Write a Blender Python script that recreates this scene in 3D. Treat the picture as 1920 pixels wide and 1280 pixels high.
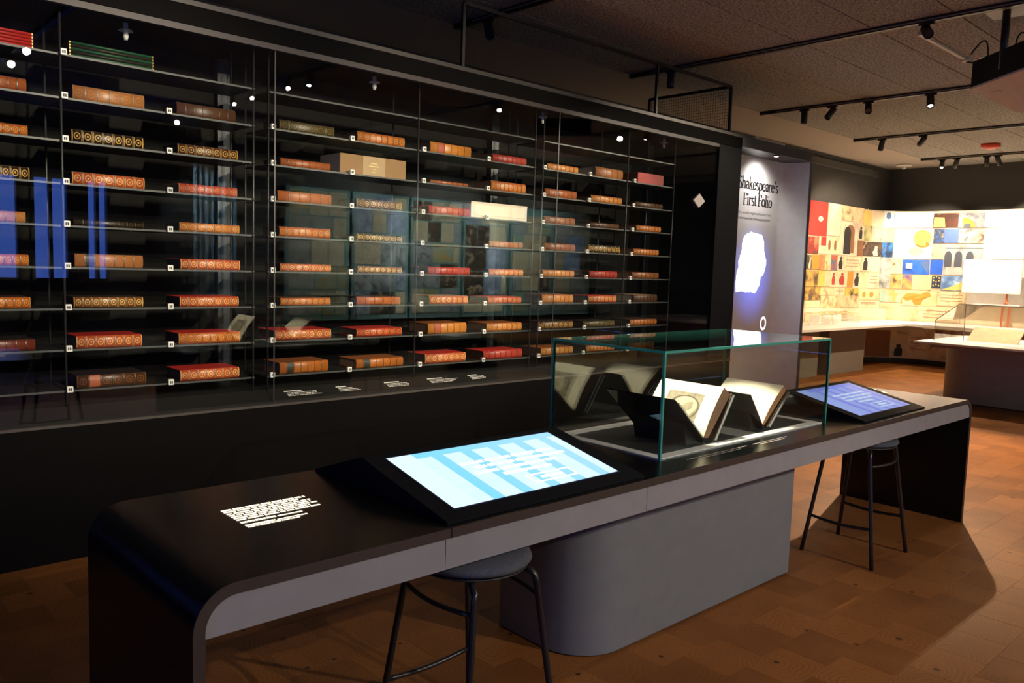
import bpy, math, random
from mathutils import Vector, Matrix
random.seed(7)
for o in list(bpy.data.objects): bpy.data.objects.remove(o)
SC = bpy.context.scene
COL = SC.collection
PI = math.pi

# ---------------------------------------------------------------- camera, world, exposure
def make_camera():
    yaw, pitch, roll = math.radians(42.792), math.radians(5.3263), math.radians(1.8306)
    cy, sy, cp, sp = math.cos(yaw), math.sin(yaw), math.cos(pitch), math.sin(pitch)
    f = Vector((sy * cp, cy * cp, -sp)); r = Vector((cy, -sy, 0)); u = r.cross(f)
    cr, sr = math.cos(roll), math.sin(roll)
    r2 = cr * r + sr * u; u2 = -sr * r + cr * u
    cd = bpy.data.cameras.new('camera'); cd.sensor_width = 36; cd.lens = 36 * 1518.08 / 1920
    cd.clip_start = .05; cd.clip_end = 100
    c = bpy.data.objects.new('camera', cd); COL.objects.link(c)
    m = Matrix((r2, u2, -f)).transposed().to_4x4(); m.translation = Vector((-1.0635, -4.3371, 1.4859))
    c.matrix_world = m
    SC.camera = c
make_camera()
W = bpy.data.worlds.new('dusk'); SC.world = W; W.use_nodes = True
bgn = W.node_tree.nodes['Background']
bgn.inputs[0].default_value = (.10, .22, 1.0, 1); bgn.inputs[1].default_value = 3.4
SC.view_settings.view_transform = 'Standard'; SC.view_settings.look = 'None'
SC.view_settings.gamma = 1; SC.view_settings.use_curve_mapping = False
SC.view_settings.exposure = 0.0

H = 3.42                      # ceiling height
TRK = [.8, 3.15, 5.38, 7.84, 10.34, 12.75]   # the lighting tracks, along y
ZTOP = 2.4126                 # top book shelf; shelves every 0.2 m below
SHZ = [ZTOP - .2 * j for j in range(9)]
TX0, TX1, TY0, TY1, TZ = -.418, 4.33, -2.664, -1.895, .771      # the black table

# ---------------------------------------------------------------- materials
def nt(m): return m.node_tree.nodes, m.node_tree.links
MATS = {}
def mat(name, col, rough=.5, metal=0., spec=.5, var=.06, vs=12., bump=0., bs=60., coat=0.):
    if name in MATS: return MATS[name]
    m = bpy.data.materials.new(name); m.use_nodes = True; N, L = nt(m)
    b = N['Principled BSDF']
    b.inputs['Roughness'].default_value = rough; b.inputs['Metallic'].default_value = metal
    b.inputs['Specular IOR Level'].default_value = spec; b.inputs['Coat Weight'].default_value = coat
    tc = N.new('ShaderNodeTexCoord'); nz = N.new('ShaderNodeTexNoise'); nz.inputs['Scale'].default_value = vs
    nz.inputs['Detail'].default_value = 4; L.new(tc.outputs['Object'], nz.inputs['Vector'])
    mx = N.new('ShaderNodeMix'); mx.data_type = 'RGBA'
    mx.inputs[6].default_value = tuple(max(0, c * (1 - var * 2)) for c in col) + (1,)
    mx.inputs[7].default_value = tuple(min(1, c * (1 + var * 2)) for c in col) + (1,)
    L.new(nz.outputs['Fac'], mx.inputs[0]); L.new(mx.outputs[2], b.inputs['Base Color'])
    if bump:
        n2 = N.new('ShaderNodeTexNoise'); n2.inputs['Scale'].default_value = bs; n2.inputs['Detail'].default_value = 3
        L.new(tc.outputs['Object'], n2.inputs['Vector'])
        bp = N.new('ShaderNodeBump'); bp.inputs['Strength'].default_value = bump; bp.inputs['Distance'].default_value = .004
        L.new(n2.outputs['Fac'], bp.inputs['Height']); L.new(bp.outputs[0], b.inputs['Normal'])
    MATS[name] = m; return m
def emit(name, col, strength):
    if name in MATS: return MATS[name]
    m = bpy.data.materials.new(name); m.use_nodes = True; N, L = nt(m)
    b = N['Principled BSDF']; b.inputs['Base Color'].default_value = (.02, .02, .02, 1)
    b.inputs['Emission Color'].default_value = tuple(col) + (1,); b.inputs['Emission Strength'].default_value = strength
    MATS[name] = m; return m
def glassmat(name, tint=(1, 1, 1), f0=.04, gloss=(1, 1, 1)):
    """clear sheet glass: transparent with a Schlick mirror on top"""
    if name in MATS: return MATS[name]
    m = bpy.data.materials.new(name); m.use_nodes = True; N, L = nt(m)
    N.remove(N['Principled BSDF']); out = N['Material Output']
    tr = N.new('ShaderNodeBsdfTransparent'); tr.inputs[0].default_value = tuple(tint) + (1,)
    gl = N.new('ShaderNodeBsdfGlossy'); gl.inputs['Roughness'].default_value = 0.0; gl.inputs[0].default_value = tuple(gloss) + (1,)
    lw = N.new('ShaderNodeLayerWeight'); lw.inputs[0].default_value = .5
    pw = N.new('ShaderNodeMath'); pw.operation = 'POWER'; L.new(lw.outputs['Facing'], pw.inputs[0]); pw.inputs[1].default_value = 5
    ma = N.new('ShaderNodeMath'); ma.operation = 'MULTIPLY_ADD'; L.new(pw.outputs[0], ma.inputs[0])
    ma.inputs[1].default_value = 1 - f0; ma.inputs[2].default_value = f0
    mx = N.new('ShaderNodeMixShader'); L.new(ma.outputs[0], mx.inputs[0]); L.new(tr.outputs[0], mx.inputs[1]); L.new(gl.outputs[0], mx.inputs[2])
    L.new(mx.outputs[0], out.inputs['Surface'])
    MATS[name] = m; return m
def mth(N, L, op, a, b=None, c=None):
    n = N.new('ShaderNodeMath'); n.operation = op
    for i, v in enumerate((a, b, c)):
        if v is None: continue
        if isinstance(v, (int, float)): n.inputs[i].default_value = v
        else: L.new(v, n.inputs[i])
    return n.outputs[0]
def mixc(N, L, fac, a, b):
    n = N.new('ShaderNodeMix'); n.data_type = 'RGBA'
    for i, v in ((0, fac), (6, a), (7, b)):
        if isinstance(v, (int, float)): n.inputs[i].default_value = v
        elif isinstance(v, tuple): n.inputs[i].default_value = v + (1,)
        else: L.new(v, n.inputs[i])
    return n.outputs[2]

BX, BY = .25, .2      # floor block size
def floormat():
    m = bpy.data.materials.new('end_grain_oak'); m.use_nodes = True; N, L = nt(m)
    b = N['Principled BSDF']; g = N.new('ShaderNodeNewGeometry')
    s = N.new('ShaderNodeSeparateXYZ'); L.new(g.outputs['Position'], s.inputs[0])
    ry = mth(N, L, 'DIVIDE', s.outputs[1], BY); row = mth(N, L, 'FLOOR', ry); fy = mth(N, L, 'FRACT', ry)
    par = mth(N, L, 'FLOORED_MODULO', row, 2.)
    rx = mth(N, L, 'MULTIPLY_ADD', par, .5, mth(N, L, 'DIVIDE', s.outputs[0], BX))
    colm = mth(N, L, 'FLOOR', rx); fx = mth(N, L, 'FRACT', rx)
    cv = N.new('ShaderNodeCombineXYZ'); L.new(colm, cv.inputs[0]); L.new(row, cv.inputs[1])
    wn = N.new('ShaderNodeTexWhiteNoise'); wn.noise_dimensions = '2D'; L.new(cv.outputs[0], wn.inputs['Vector'])
    sc = N.new('ShaderNodeSeparateColor'); L.new(wn.outputs['Color'], sc.inputs[0])
    nz = N.new('ShaderNodeTexNoise'); nz.inputs['Scale'].default_value = 9; nz.inputs['Detail'].default_value = 6; L.new(g.outputs['Position'], nz.inputs['Vector'])
    dx = mth(N, L, 'MULTIPLY', mth(N, L, 'SUBTRACT', fx, sc.outputs[0]), BX)
    dy = mth(N, L, 'MULTIPLY', mth(N, L, 'SUBTRACT', fy, sc.outputs[1]), BY)
    d = mth(N, L, 'SQRT', mth(N, L, 'ADD', mth(N, L, 'MULTIPLY', dx, dx), mth(N, L, 'MULTIPLY', dy, dy)))
    dd = mth(N, L, 'MULTIPLY_ADD', nz.outputs['Fac'], .085, d)
    ring = mth(N, L, 'MULTIPLY_ADD', mth(N, L, 'SINE', mth(N, L, 'MULTIPLY', dd, 330)), .5, .5)
    c1 = mixc(N, L, sc.outputs[2], (.13, .046, .0115), (.255, .098, .025))
    c2 = mixc(N, L, mth(N, L, 'MULTIPLY', ring, .38), c1, (.075, .026, .008))
    n2 = N.new('ShaderNodeTexNoise'); n2.inputs['Scale'].default_value = 3.5; n2.inputs['Detail'].default_value = 5; L.new(g.outputs['Position'], n2.inputs['Vector'])
    c3 = mixc(N, L, mth(N, L, 'MULTIPLY', mth(N, L, 'POWER', n2.outputs['Fac'], 2.0), 1.0), c2, (.30, .118, .032))
    kn = mth(N, L, 'MULTIPLY', mth(N, L, 'GREATER_THAN', sc.outputs[2], .72), mth(N, L, 'LESS_THAN', d, mth(N, L, 'MULTIPLY', nz.outputs['Fac'], .022)))
    c4 = mixc(N, L, mth(N, L, 'MULTIPLY', kn, .8), c3, (.03, .012, .006))
    L.new(c4, b.inputs['Base Color']); b.inputs['Roughness'].default_value = .55; b.inputs['Specular IOR Level'].default_value = .14
    MATS['floor'] = m; return m
floormat()

def ceilmat():
    m = bpy.data.materials.new('wood_wool_panel'); m.use_nodes = True; N, L = nt(m)
    b = N['Principled BSDF']; g = N.new('ShaderNodeNewGeometry')
    nz = N.new('ShaderNodeTexNoise'); nz.inputs['Scale'].default_value = 55; nz.inputs['Detail'].default_value = 5; nz.inputs['Roughness'].default_value = .75
    L.new(g.outputs['Position'], nz.inputs['Vector'])
    rp = N.new('ShaderNodeValToRGB'); L.new(nz.outputs['Fac'], rp.inputs[0])
    rp.color_ramp.elements[0].position = .38; rp.color_ramp.elements[0].color = (.128, .126, .118, 1)
    rp.color_ramp.elements[1].position = .66; rp.color_ramp.elements[1].color = (.60, .585, .545, 1)
    L.new(rp.outputs[0], b.inputs['Base Color']); b.inputs['Roughness'].default_value = .95; b.inputs['Specular IOR Level'].default_value = .1
    bp = N.new('ShaderNodeBump'); bp.inputs['Strength'].default_value = .6; bp.inputs['Distance'].default_value = .006
    L.new(nz.outputs['Fac'], bp.inputs['Height']); L.new(bp.outputs[0], b.inputs['Normal'])
    MATS['ceilpanel'] = m
ceilmat()

black = mat('black_lacquer', (.0045, .0045, .005), .26, spec=.32, var=.1)
blackm = mat('black_metal', (.012, .012, .012), .42, spec=.5)
caseblk = mat('case_black', (.0045, .0042, .0042), .6, spec=.03)
casegrey = mat('case_charcoal', (.013, .0127, .012), .5, spec=.2)
caseback = mat('case_back_fabric', (.009, .0085, .0075), .85, spec=.15, bump=.2)
bandm = mat('brown_edge_band', (.048, .033, .026), .45)
apronm = mat('grey_laminate', (.27, .255, .262), .5, spec=.3)
pedm = mat('grey_satin_paint', (.195, .202, .212), .38, spec=.4)
shelfm = mat('shelf_black', (.014, .014, .014), .35)
edgem = mat('shelf_edge_grey', (.045, .05, .048), .45)
rodm = mat('rod_dark_steel', (.06, .06, .062), .4, metal=.6)
glass = glassmat('clear_glass', (.985, 1, .99), .04)
vglass = glassmat('vitrine_glass', (.97, .995, .985), .045)
acry = glassmat('acrylic', (.975, .97, .965), .04)
greenedge = mat('glass_edge_green', (.05, .30, .23), .15, spec=.8, var=.15)
white = mat('white_lacquer', (.82, .80, .77), .4)
offwhite = mat('off_white', (.72, .69, .64), .6)
creamp = mat('page_cream', (.86, .78, .60), .8, var=.05, vs=30)
pagebrown = mat('page_edges', (.30, .17, .09), .8, var=.2, vs=80)
pagedark = mat('page_edges_dim', (.10, .060, .034), .85, var=.2, vs=80)
pagelight = mat('page_edges_pale', (.50, .42, .30), .85, var=.12, vs=80)

# ---------------------------------------------------------------- mesh helpers
class MB:
    def __init__(s): s.v = []; s.f = []; s.sm = []
    def add(s, vs, fs, smooth=False):
        n = len(s.v); s.v += [tuple(v) for v in vs]
        for f in fs: s.f.append(tuple(i + n for i in f)); s.sm.append(smooth)
        return s
    def box(s, x0, x1, y0, y1, z0, z1, c=0.):
        if c <= 0:
            return s.add([(x, y, z) for z in (z0, z1) for y in (y0, y1) for x in (x0, x1)],
                         [(0, 2, 3, 1), (4, 5, 7, 6), (0, 1, 5, 4), (2, 6, 7, 3), (0, 4, 6, 2), (1, 3, 7, 5)])
        # chamfered box
        vs = []; idx = {}
        for ix, x in enumerate((x0, x1)):
            for iy, y in enumerate((y0, y1)):
                for iz, z in enumerate((z0, z1)):
                    sx, sy, sz = (1 - 2 * ix) * c, (1 - 2 * iy) * c, (1 - 2 * iz) * c
                    for ax, q in enumerate(((x, y + sy, z + sz), (x + sx, y, z + sz), (x + sx, y + sy, z))):
                        idx[ix, iy, iz, ax] = len(vs); vs.append(q)
        fs = []
        for ax in range(3):
            o = [a for a in range(3) if a != ax]
            for e in (0, 1):
                q = []
                for p in ((0, 0), (1, 0), (1, 1), (0, 1)):
                    k = [0, 0, 0]; k[ax] = e; k[o[0]] = p[0]; k[o[1]] = p[1]; q.append(idx[k[0], k[1], k[2], ax])
                flip = (e == 0) ^ (ax == 1)
                fs.append(tuple(reversed(q)) if flip else tuple(q))
        for ax in range(3):
            o = [a for a in range(3) if a != ax]
            for p in ((0, 0), (1, 0), (1, 1), (0, 1)):
                k0 = [0, 0, 0]; k1 = [0, 0, 0]; k1[ax] = 1
                for k in (k0, k1): k[o[0]] = p[0]; k[o[1]] = p[1]
                fs.append((idx[k0[0], k0[1], k0[2], o[0]], idx[k1[0], k1[1], k1[2], o[0]], idx[k1[0], k1[1], k1[2], o[1]], idx[k0[0], k0[1], k0[2], o[1]]))
        for ix in (0, 1):
            for iy in (0, 1):
                for iz in (0, 1): fs.append(tuple(idx[ix, iy, iz, a] for a in range(3)))
        s.rec = True
        return s.add(vs, fs)
    def prism(s, poly, axis, a, b, smooth=False):
        """closed polygon (p,q) extruded along axis 0/1/2 from a to b"""
        n = len(poly)
        def P(p, q, t): return {0: (t, p, q), 1: (p, t, q), 2: (p, q, t)}[axis]
        vs = [P(p, q, a) for p, q in poly] + [P(p, q, b) for p, q in poly]
        s.rec = True
        s.add(vs, [(i, (i + 1) % n, (i + 1) % n + n, i + n) for i in range(n)], smooth)
        return s.add(vs, [tuple(range(n)), tuple(range(2 * n - 1, n - 1, -1))])
    def tube(s, pts, r, n=10, closed=False):
        pts = [Vector(p) for p in pts]; m = len(pts); rings = []
        up = Vector((0, 0, 1)); vs = []
        for i, p in enumerate(pts):
            a = pts[(i - 1) % m] if closed else pts[max(i - 1, 0)]
            b = pts[(i + 1) % m] if closed else pts[min(i + 1, m - 1)]
            t = (b - a).normalized()
            ref = up if abs(t.z) < .95 else Vector((1, 0, 0))
            x = t.cross(ref).normalized(); y = t.cross(x)
            if rings and (x.dot(rings[-1]) < 0): x = -x; y = -y
            rings.append(x)
            rr = r[i] if isinstance(r, (list, tuple)) else r
            vs += [p + rr * (math.cos(2 * PI * k / n) * x + math.sin(2 * PI * k / n) * y) for k in range(n)]
        fs = []
        for i in range(m if closed else m - 1):
            for k in range(n):
                j = (i + 1) % m
                fs.append((i * n + k, i * n + (k + 1) % n, j * n + (k + 1) % n, j * n + k))
        s.rec = True
        s.add(vs, fs, True)
        if not closed: s.add(vs[:n], [tuple(range(n))]); s.add(vs[-n:], [tuple(range(n))])
        return s
    def lathe(s, c, prof, n=24, axis=Vector((0, 0, 1))):
        """prof: (radius, height along axis) from bottom up"""
        axis = Vector(axis).normalized(); ref = Vector((1, 0, 0)) if abs(axis.x) < .9 else Vector((0, 1, 0))
        x = axis.cross(ref).normalized(); y = axis.cross(x); c = Vector(c); vs = []
        for r, h in prof:
            vs += [c + axis * h + r * (math.cos(2 * PI * k / n) * x + math.sin(2 * PI * k / n) * y) for k in range(n)]
        fs = [(i * n + k, i * n + (k + 1) % n, (i + 1) * n + (k + 1) % n, (i + 1) * n + k) for i in range(len(prof) - 1) for k in range(n)]
        s.rec = True
        s.add(vs, fs, True); s.add(vs[:n], [tuple(range(n))]); s.add(vs[-n:], [tuple(range(n))])
        return s
    def quad(s, a, b, c, d): return s.add([a, b, c, d], [(0, 1, 2, 3)])

def link(name, data, parent=None):
    o = bpy.data.objects.new(name, data); COL.objects.link(o)
    if parent: o.parent = parent
    return o
def build(mb, name, m, parent=None, origin=None, sharp=35):
    """one mesh object; vertices are given in world space, origin (default: parent's world place) is taken off"""
    o = Vector(origin) if origin is not None else (Vector(parent['_o']) if parent is not None and '_o' in parent else Vector((0, 0, 0)))
    me = bpy.data.meshes.new(name)
    me.from_pydata([tuple(Vector(v) - o) for v in mb.v], [], mb.f)
    me.polygons.foreach_set('use_smooth', mb.sm)
    if getattr(mb, 'rec', False):
        import bmesh
        bm = bmesh.new(); bm.from_mesh(me); bmesh.ops.remove_doubles(bm, verts=bm.verts, dist=1e-6)
        bmesh.ops.recalc_face_normals(bm, faces=bm.faces); bm.to_mesh(me); bm.free()
    me.materials.append(m)
    ob = link(name, me, parent)
    if parent is None: ob.location = o
    ob['_o'] = tuple(o)
    return ob
def thing(name, label, cat, loc, group=None):
    o = bpy.data.objects.new(name, None); COL.objects.link(o); o.location = loc; o.empty_display_size = .05
    o['_o'] = tuple(loc); o['label'] = label; o['category'] = cat
    if group: o['group'] = group
    return o
def tag(o, label, cat, group=None):
    o['label'] = label; o['category'] = cat
    if group: o['group'] = group
    return o
def struct(o): o['kind'] = 'structure'; return o
def aim(o, d): o.rotation_euler = Vector(d).to_track_quat('-Z', 'Y').to_euler()
def spot(name, parent, loc, target, power, col=(1, .80, .58), size=40, blend=.6, rad=.03):
    l = bpy.data.lights.new(name, 'SPOT'); l.energy = power; l.color = col; l.spot_size = math.radians(size); l.spot_blend = blend; l.shadow_soft_size = rad
    o = link(name, l, parent); p0 = Vector(parent['_o']) if parent is not None else Vector((0, 0, 0))
    o.location = Vector(loc) - p0; aim(o, Vector(target) - Vector(loc)); return o

# ---------------------------------------------------------------- tables: collage prints (along wall, height), books (shelf, from, to, thickness, spine, boards)
TILES = [
    (1.33, 2.005, 2.112, 2.656, 'red'), (1.385, 1.765, 1.832, 2.097, 'redbrown'), (2.01, 2.465, 2.14, 2.658, 'sketch'),
    (2.455, 3.295, 2.409, 2.654, 'tan'), (3.305, 3.545, 2.37, 2.623, 'yellow'), (3.55, 3.8, 2.364, 2.628, 'cream'),
    (3.8, 3.995, 2.354, 2.647, 'disc'), (2.475, 3.12, 1.838, 2.392, 'archp'), (3.105, 3.345, 2.114, 2.356, 'figure'),
    (3.345, 3.575, 2.116, 2.37, 'olive'), (3.575, 4.005, 2.111, 2.359, 'greydraw'), (1.765, 2.49, 1.842, 2.123, 'cards'),
    (3.145, 3.365, 1.843, 2.105, 'brown'), (3.365, 3.805, 1.845, 2.102, 'dark'), (3.805, 4.015, 1.846, 2.105, 'darkblue'),
    (3.995, 4.625, 2.364, 2.629, 'skyblue'), (4.025, 4.635, 1.822, 2.354, 'face'), (4.625, 5.02, 2.362, 2.613, 'brownorange'),
    (5.02, 5.415, 2.357, 2.603, 'arch'), (5.415, 5.645, 2.361, 2.603, 'greyblue'), (5.645, 6.0, 2.358, 2.612, 'white'),
    (4.65, 4.815, 2.101, 2.354, 'navyfig'), (4.815, 5.04, 2.102, 2.352, 'blue'), (5.04, 5.235, 2.102, 2.349, 'greybuild'),
    (5.235, 5.43, 2.102, 2.347, 'brownpil'), (4.845, 5.445, 1.57, 2.084, 'arcade'), (4.645, 4.835, 1.83, 2.083, 'pink'),
    (5.44, 6.03, 1.846, 2.351, 'white'), (4.195, 4.62, 1.565, 1.814, 'bluelabel'), (4.63, 4.835, 1.575, 1.82, 'blue2'),
    (1.35, 1.575, 1.578, 1.81, 'dark'), (1.575, 1.82, 1.583, 1.818, 'orange'), (1.82, 2.015, 1.579, 1.825, 'redorange'),
    (2.015, 2.215, 1.583, 1.832, 'olivecream'), (2.215, 2.44, 1.579, 1.83, 'bluered'), (2.44, 2.69, 1.583, 1.829, 'figure'),
    (2.69, 3.31, 1.574, 1.834, 'textcream'), (3.31, 3.6, 1.583, 1.84, 'figure'), (3.6, 3.795, 1.58, 1.848, 'cream'),
    (1.385, 1.82, 1.312, 1.572, 'browngold'), (1.82, 2.035, 1.314, 1.579, 'yellowblack'), (2.035, 2.215, 1.315, 1.574, 'peach'),
    (2.22, 2.46, 1.308, 1.578, 'redfig'), (2.46, 2.845, 1.31, 1.576, 'redfig'), (2.85, 3.065, 1.312, 1.572, 'orange'),
    (3.065, 3.35, 1.304, 1.577, 'figure'), (3.35, 3.565, 1.306, 1.573, 'tanfig'), (3.565, 3.805, 1.301, 1.579, 'textcream'),
    (3.805, 4.0, 1.307, 1.845, 'statue'), (3.99, 4.185, 1.564, 1.842, 'creamdark'), (4.01, 4.195, 1.304, 1.554, 'ochre'),
    (4.205, 4.36, 1.292, 1.551, 'orangeblue'), (4.36, 4.675, 1.301, 1.559, 'peach'), (4.675, 4.82, 1.339, 1.557, 'stars'),
    (4.825, 5.23, 1.306, 1.556, 'clouds'), (4.2, 4.78, 1.023, 1.281, 'animal'), (4.785, 5.25, 1.044, 1.295, 'textcream'),
    (5.24, 6.09, 1.082, 1.584, 'white'), (1.415, 1.925, 1.101, 1.304, 'browngold'), (1.92, 2.415, 1.177, 1.307, 'tan'),
    (2.415, 2.78, 1.167, 1.292, 'textcream'), (2.78, 3.305, 1.167, 1.294, 'yellowblack'), (3.31, 3.825, 1.094, 1.289, 'tanfig'),
    (3.83, 4.195, 1.067, 1.291, 'teal'), (1.44, 1.95, 0.973, 1.092, 'peach'), (1.945, 3.33, 0.962, 1.167, 'tan'),
    (3.335, 3.84, 0.955, 1.085, 'textcream'), (3.84, 4.21, 0.964, 1.058, 'peach'), (1.465, 3.185, 0.729, 0.958, 'textcream'),
    (3.185, 3.97, 0.702, 0.945, 'cream'), (3.97, 4.49, 0.72, 0.963, 'peach'), (4.49, 5.165, 0.74, 1.022, 'textcream'),
    (5.17, 6.12, 0.749, 1.071, 'cream'), (3.61, 4.08, 0.101, 0.573, 'brown'), (4.07, 4.35, 0.361, 0.586, 'tan'),
    (4.09, 4.365, 0.098, 0.352, 'figure'), (4.36, 4.695, 0.103, 0.605, 'textcream'), (4.695, 5.205, 0.129, 0.638, 'tan'),
]
BOOKS = [
    (1, -0.376, -0.105, 0.072, 'stackred', 'x'), (1, 0.044, 0.434, 0.072, 'stackgreen', 'x'), (2, -0.392, -0.138, 0.06, 'rust', 'dk'),
    (2, 0.057, 0.385, 0.07, 'tan', 'dk'), (2, 0.547, 0.862, 0.066, 'dim', 'dk'), (3, -0.397, -0.136, 0.05, 'orange', 'dk'),
    (3, 0.049, 0.378, 0.06, 'blackgold', 'bk'), (3, 0.554, 0.878, 0.056, 'darkgold', 'bk'), (4, -0.402, -0.133, 0.058, 'blackgold', 'bk'),
    (4, 0.048, 0.383, 0.06, 'salmon', 'dk'), (4, 0.555, 0.872, 0.05, 'redgold', 'rd'), (5, -0.397, -0.151, 0.052, 'tan', 'dk'),
    (5, 0.051, 0.376, 0.034, 'blackline', 'bk'), (5, 0.557, 0.884, 0.048, 'amber', 'dk'), (6, -0.403, -0.144, 0.054, 'orange', 'dk'),
    (6, 0.053, 0.372, 0.066, 'tanlabel', 'dk'), (6, 0.564, 0.89, 0.054, 'salmon', 'rd'), (7, -0.408, -0.139, 0.054, 'orange', 'dk'),
    (7, 0.047, 0.372, 0.054, 'browngold', 'bk'), (7, 0.56, 0.884, 0.054, 'salmon', 'rd'), (8, -0.403, -0.125, 0.054, 'maroon', 'bk'),
    (8, 0.056, 0.365, 0.06, 'salmon', 'rd'), (8, 0.553, 0.893, 0.058, 'orange', 'rd'), (9, 0.055, 0.384, 0.062, 'darklabel', 'bk'),
    (9, 0.56, 0.887, 0.058, 'salmon', 'rd'), (2, 1.122, 1.472, 0.06, 'olive', 'bk'), (2, 1.634, 1.981, 0.064, 'orange', 'dk'),
    (3, 1.13, 1.449, 0.046, 'rust', 'dk'), (3, 1.514, 1.993, 0.118, 'boxtan', 'x'), (4, 1.115, 1.459, 0.062, 'plain', 'dk'),
    (4, 1.64, 1.969, 0.058, 'darkgold', 'bk'), (5, 1.129, 1.458, 0.058, 'orange', 'dk'), (5, 1.644, 1.974, 0.042, 'blackgold', 'bk'),
    (6, 1.133, 1.46, 0.046, 'salmon', 'bk'), (6, 1.651, 1.975, 0.042, 'browngold', 'bk'), (7, 1.138, 1.463, 0.046, 'orange', 'dk'),
    (7, 1.646, 1.975, 0.052, 'plain', 'dk'), (8, 1.106, 1.469, 0.056, 'salmon', 'rd'), (8, 1.649, 1.988, 0.05, 'redgold', 'rd'),
    (9, 1.133, 1.453, 0.066, 'amberlabel', 'br'), (9, 1.649, 2.005, 0.056, 'amberlabel', 'br'), (2, 2.189, 2.534, 0.072, 'yellow', 'dk'),
    (2, 2.729, 3.055, 0.054, 'crimson', 'rd'), (3, 2.195, 2.518, 0.024, 'rust', 'br'), (3, 2.732, 3.064, 0.068, 'orange', 'br'),
    (4, 2.191, 2.539, 0.054, 'crimson', 'rd'), (4, 2.543, 3.078, 0.108, 'boxcream', 'x'), (5, 2.728, 3.056, 0.046, 'rust', 'dk'),
    (6, 2.193, 2.548, 0.05, 'crimson', 'rd'), (6, 2.735, 3.065, 0.048, 'salmon', 'dk'), (7, 2.208, 2.536, 0.056, 'salmon', 'pg'),
    (7, 2.733, 3.057, 0.048, 'redgold', 'rd'), (8, 2.2, 2.533, 0.07, 'yellow', 'br'), (8, 2.725, 3.066, 0.058, 'amber', 'br'),
    (9, 2.188, 2.535, 0.062, 'salmon', 'rd'), (9, 2.698, 3.075, 0.06, 'crimson', 'rd'), (2, 3.281, 3.615, 0.05, 'amber', 'dk'),
    (2, 3.813, 4.148, 0.078, 'tanplain', 'pg'), (3, 3.263, 3.608, 0.062, 'rust', 'dk'), (3, 3.782, 4.156, 0.056, 'amber', 'dk'),
    (4, 3.267, 3.602, 0.054, 'brown', 'br'), (4, 3.776, 4.123, 0.04, 'dim', 'dk'), (5, 3.277, 3.607, 0.054, 'brown', 'br'),
    (5, 3.774, 4.149, 0.062, 'blackgold', 'bk'), (6, 3.27, 3.612, 0.052, 'amber', 'br'), (6, 3.799, 4.136, 0.054, 'crimson', 'rd'),
    (7, 3.274, 3.617, 0.064, 'amber', 'br'), (7, 3.792, 4.129, 0.056, 'salmon', 'rd'), (8, 3.244, 3.616, 0.058, 'darkgold', 'bk'),
    (8, 3.747, 4.122, 0.05, 'olive', 'bk'), (9, 3.277, 3.628, 0.056, 'amber', 'br'), (9, 3.791, 4.135, 0.054, 'orange', 'dk'),
    (2, 4.342, 4.693, 0.088, 'boxred', 'x'), (3, 4.33, 4.696, 0.044, 'dim', 'dk'), (4, 4.358, 4.689, 0.05, 'orange', 'br'),
    (5, 4.344, 4.682, 0.052, 'orange', 'br'), (6, 4.33, 4.69, 0.054, 'brown', 'br'), (7, 4.359, 4.683, 0.062, 'dim', 'pg'),
    (8, 4.331, 4.691, 0.052, 'orange', 'dk'), (9, 4.33, 4.676, 0.054, 'orange', 'dk'),
]

# ================================================================ the room
def occluded(x, y):
    """is this floor point hidden from the photograph's viewpoint by the table or its pedestal?"""
    cx, cy, cz = -1.0635, -4.3371, 1.4859
    for zz in (.77, .66):
        t = (cz - zz) / cz; px, py = cx + t * (x - cx), cy + t * (y - cy)
        if TX0 < px < TX1 and TY0 < py < TY1: return True
    return y > -.12 and x < 7
fl = MB().box(-4, 13.9, -9, 1.97, -.06, -.006)
floor = struct(build(fl, 'floor', mat('screed', (.03, .015, .008), .8)))
cells = []
r0, r1 = int(math.floor(-9 / BY)), int(math.ceil(1.97 / BY))
cam_inv = SC.camera.matrix_world.inverted()
for r in range(r0, r1):
    off = .5 * (r % 2)
    for c in range(int(-4 / BX) - 1, int(13.9 / BX) + 1):
        x, y = (c - off + .5) * BX, (r + .5) * BY
        if x < -3.9 or x > 13.8: continue
        p = cam_inv @ Vector((x, y, 0)); vis = False
        if p.z < -.3:
            u, v = 960 + 1518 * p.x / -p.z, 640 - 1518 * p.y / -p.z
            vis = -40 < u < 1960 and v < 1330 and not occluded(x, y)
        cells.append((0 if vis else 1, (Vector((x, y, 0)) - Vector((-1.06, -4.34, 1.49))).length, x, y))
cells.sort()
bm_ = MB(); g = .0002; ch = .0010
hx_, hy_ = BX / 2 - g, BY / 2 - g
vs = [(-hx_, -hy_, -.006), (hx_, -hy_, -.006), (hx_, hy_, -.006), (-hx_, hy_, -.006),
      (-hx_, -hy_, -ch * .4), (hx_, -hy_, -ch * .4), (hx_, hy_, -ch * .4), (-hx_, hy_, -ch * .4),
      (-hx_ + ch, -hy_ + ch, 0), (hx_ - ch, -hy_ + ch, 0), (hx_ - ch, hy_ - ch, 0), (-hx_ + ch, hy_ - ch, 0)]
fs = [(8, 9, 10, 11)] + [(i, (i + 1) % 4, (i + 1) % 4 + 4, i + 4) for i in range(4)] + [(i + 4, (i + 1) % 4 + 4, (i + 1) % 4 + 8, i + 8) for i in range(4)]
bm_.add(vs, fs)
blk = None; rest = MB()
for k, (hid, d, x, y) in enumerate(cells):
    dz = random.uniform(-.0004, 0)
    if k < 300:
        if blk is None: blk = build(bm_, 'floor_block', MATS['floor'], floor, (0, 0, 0)); o = blk
        else: o = blk.copy(); COL.objects.link(o)
        o.location = (x, y, dz)
    else: rest.add([(a + x, b + y, c + dz) for a, b, c in vs], fs)
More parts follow.
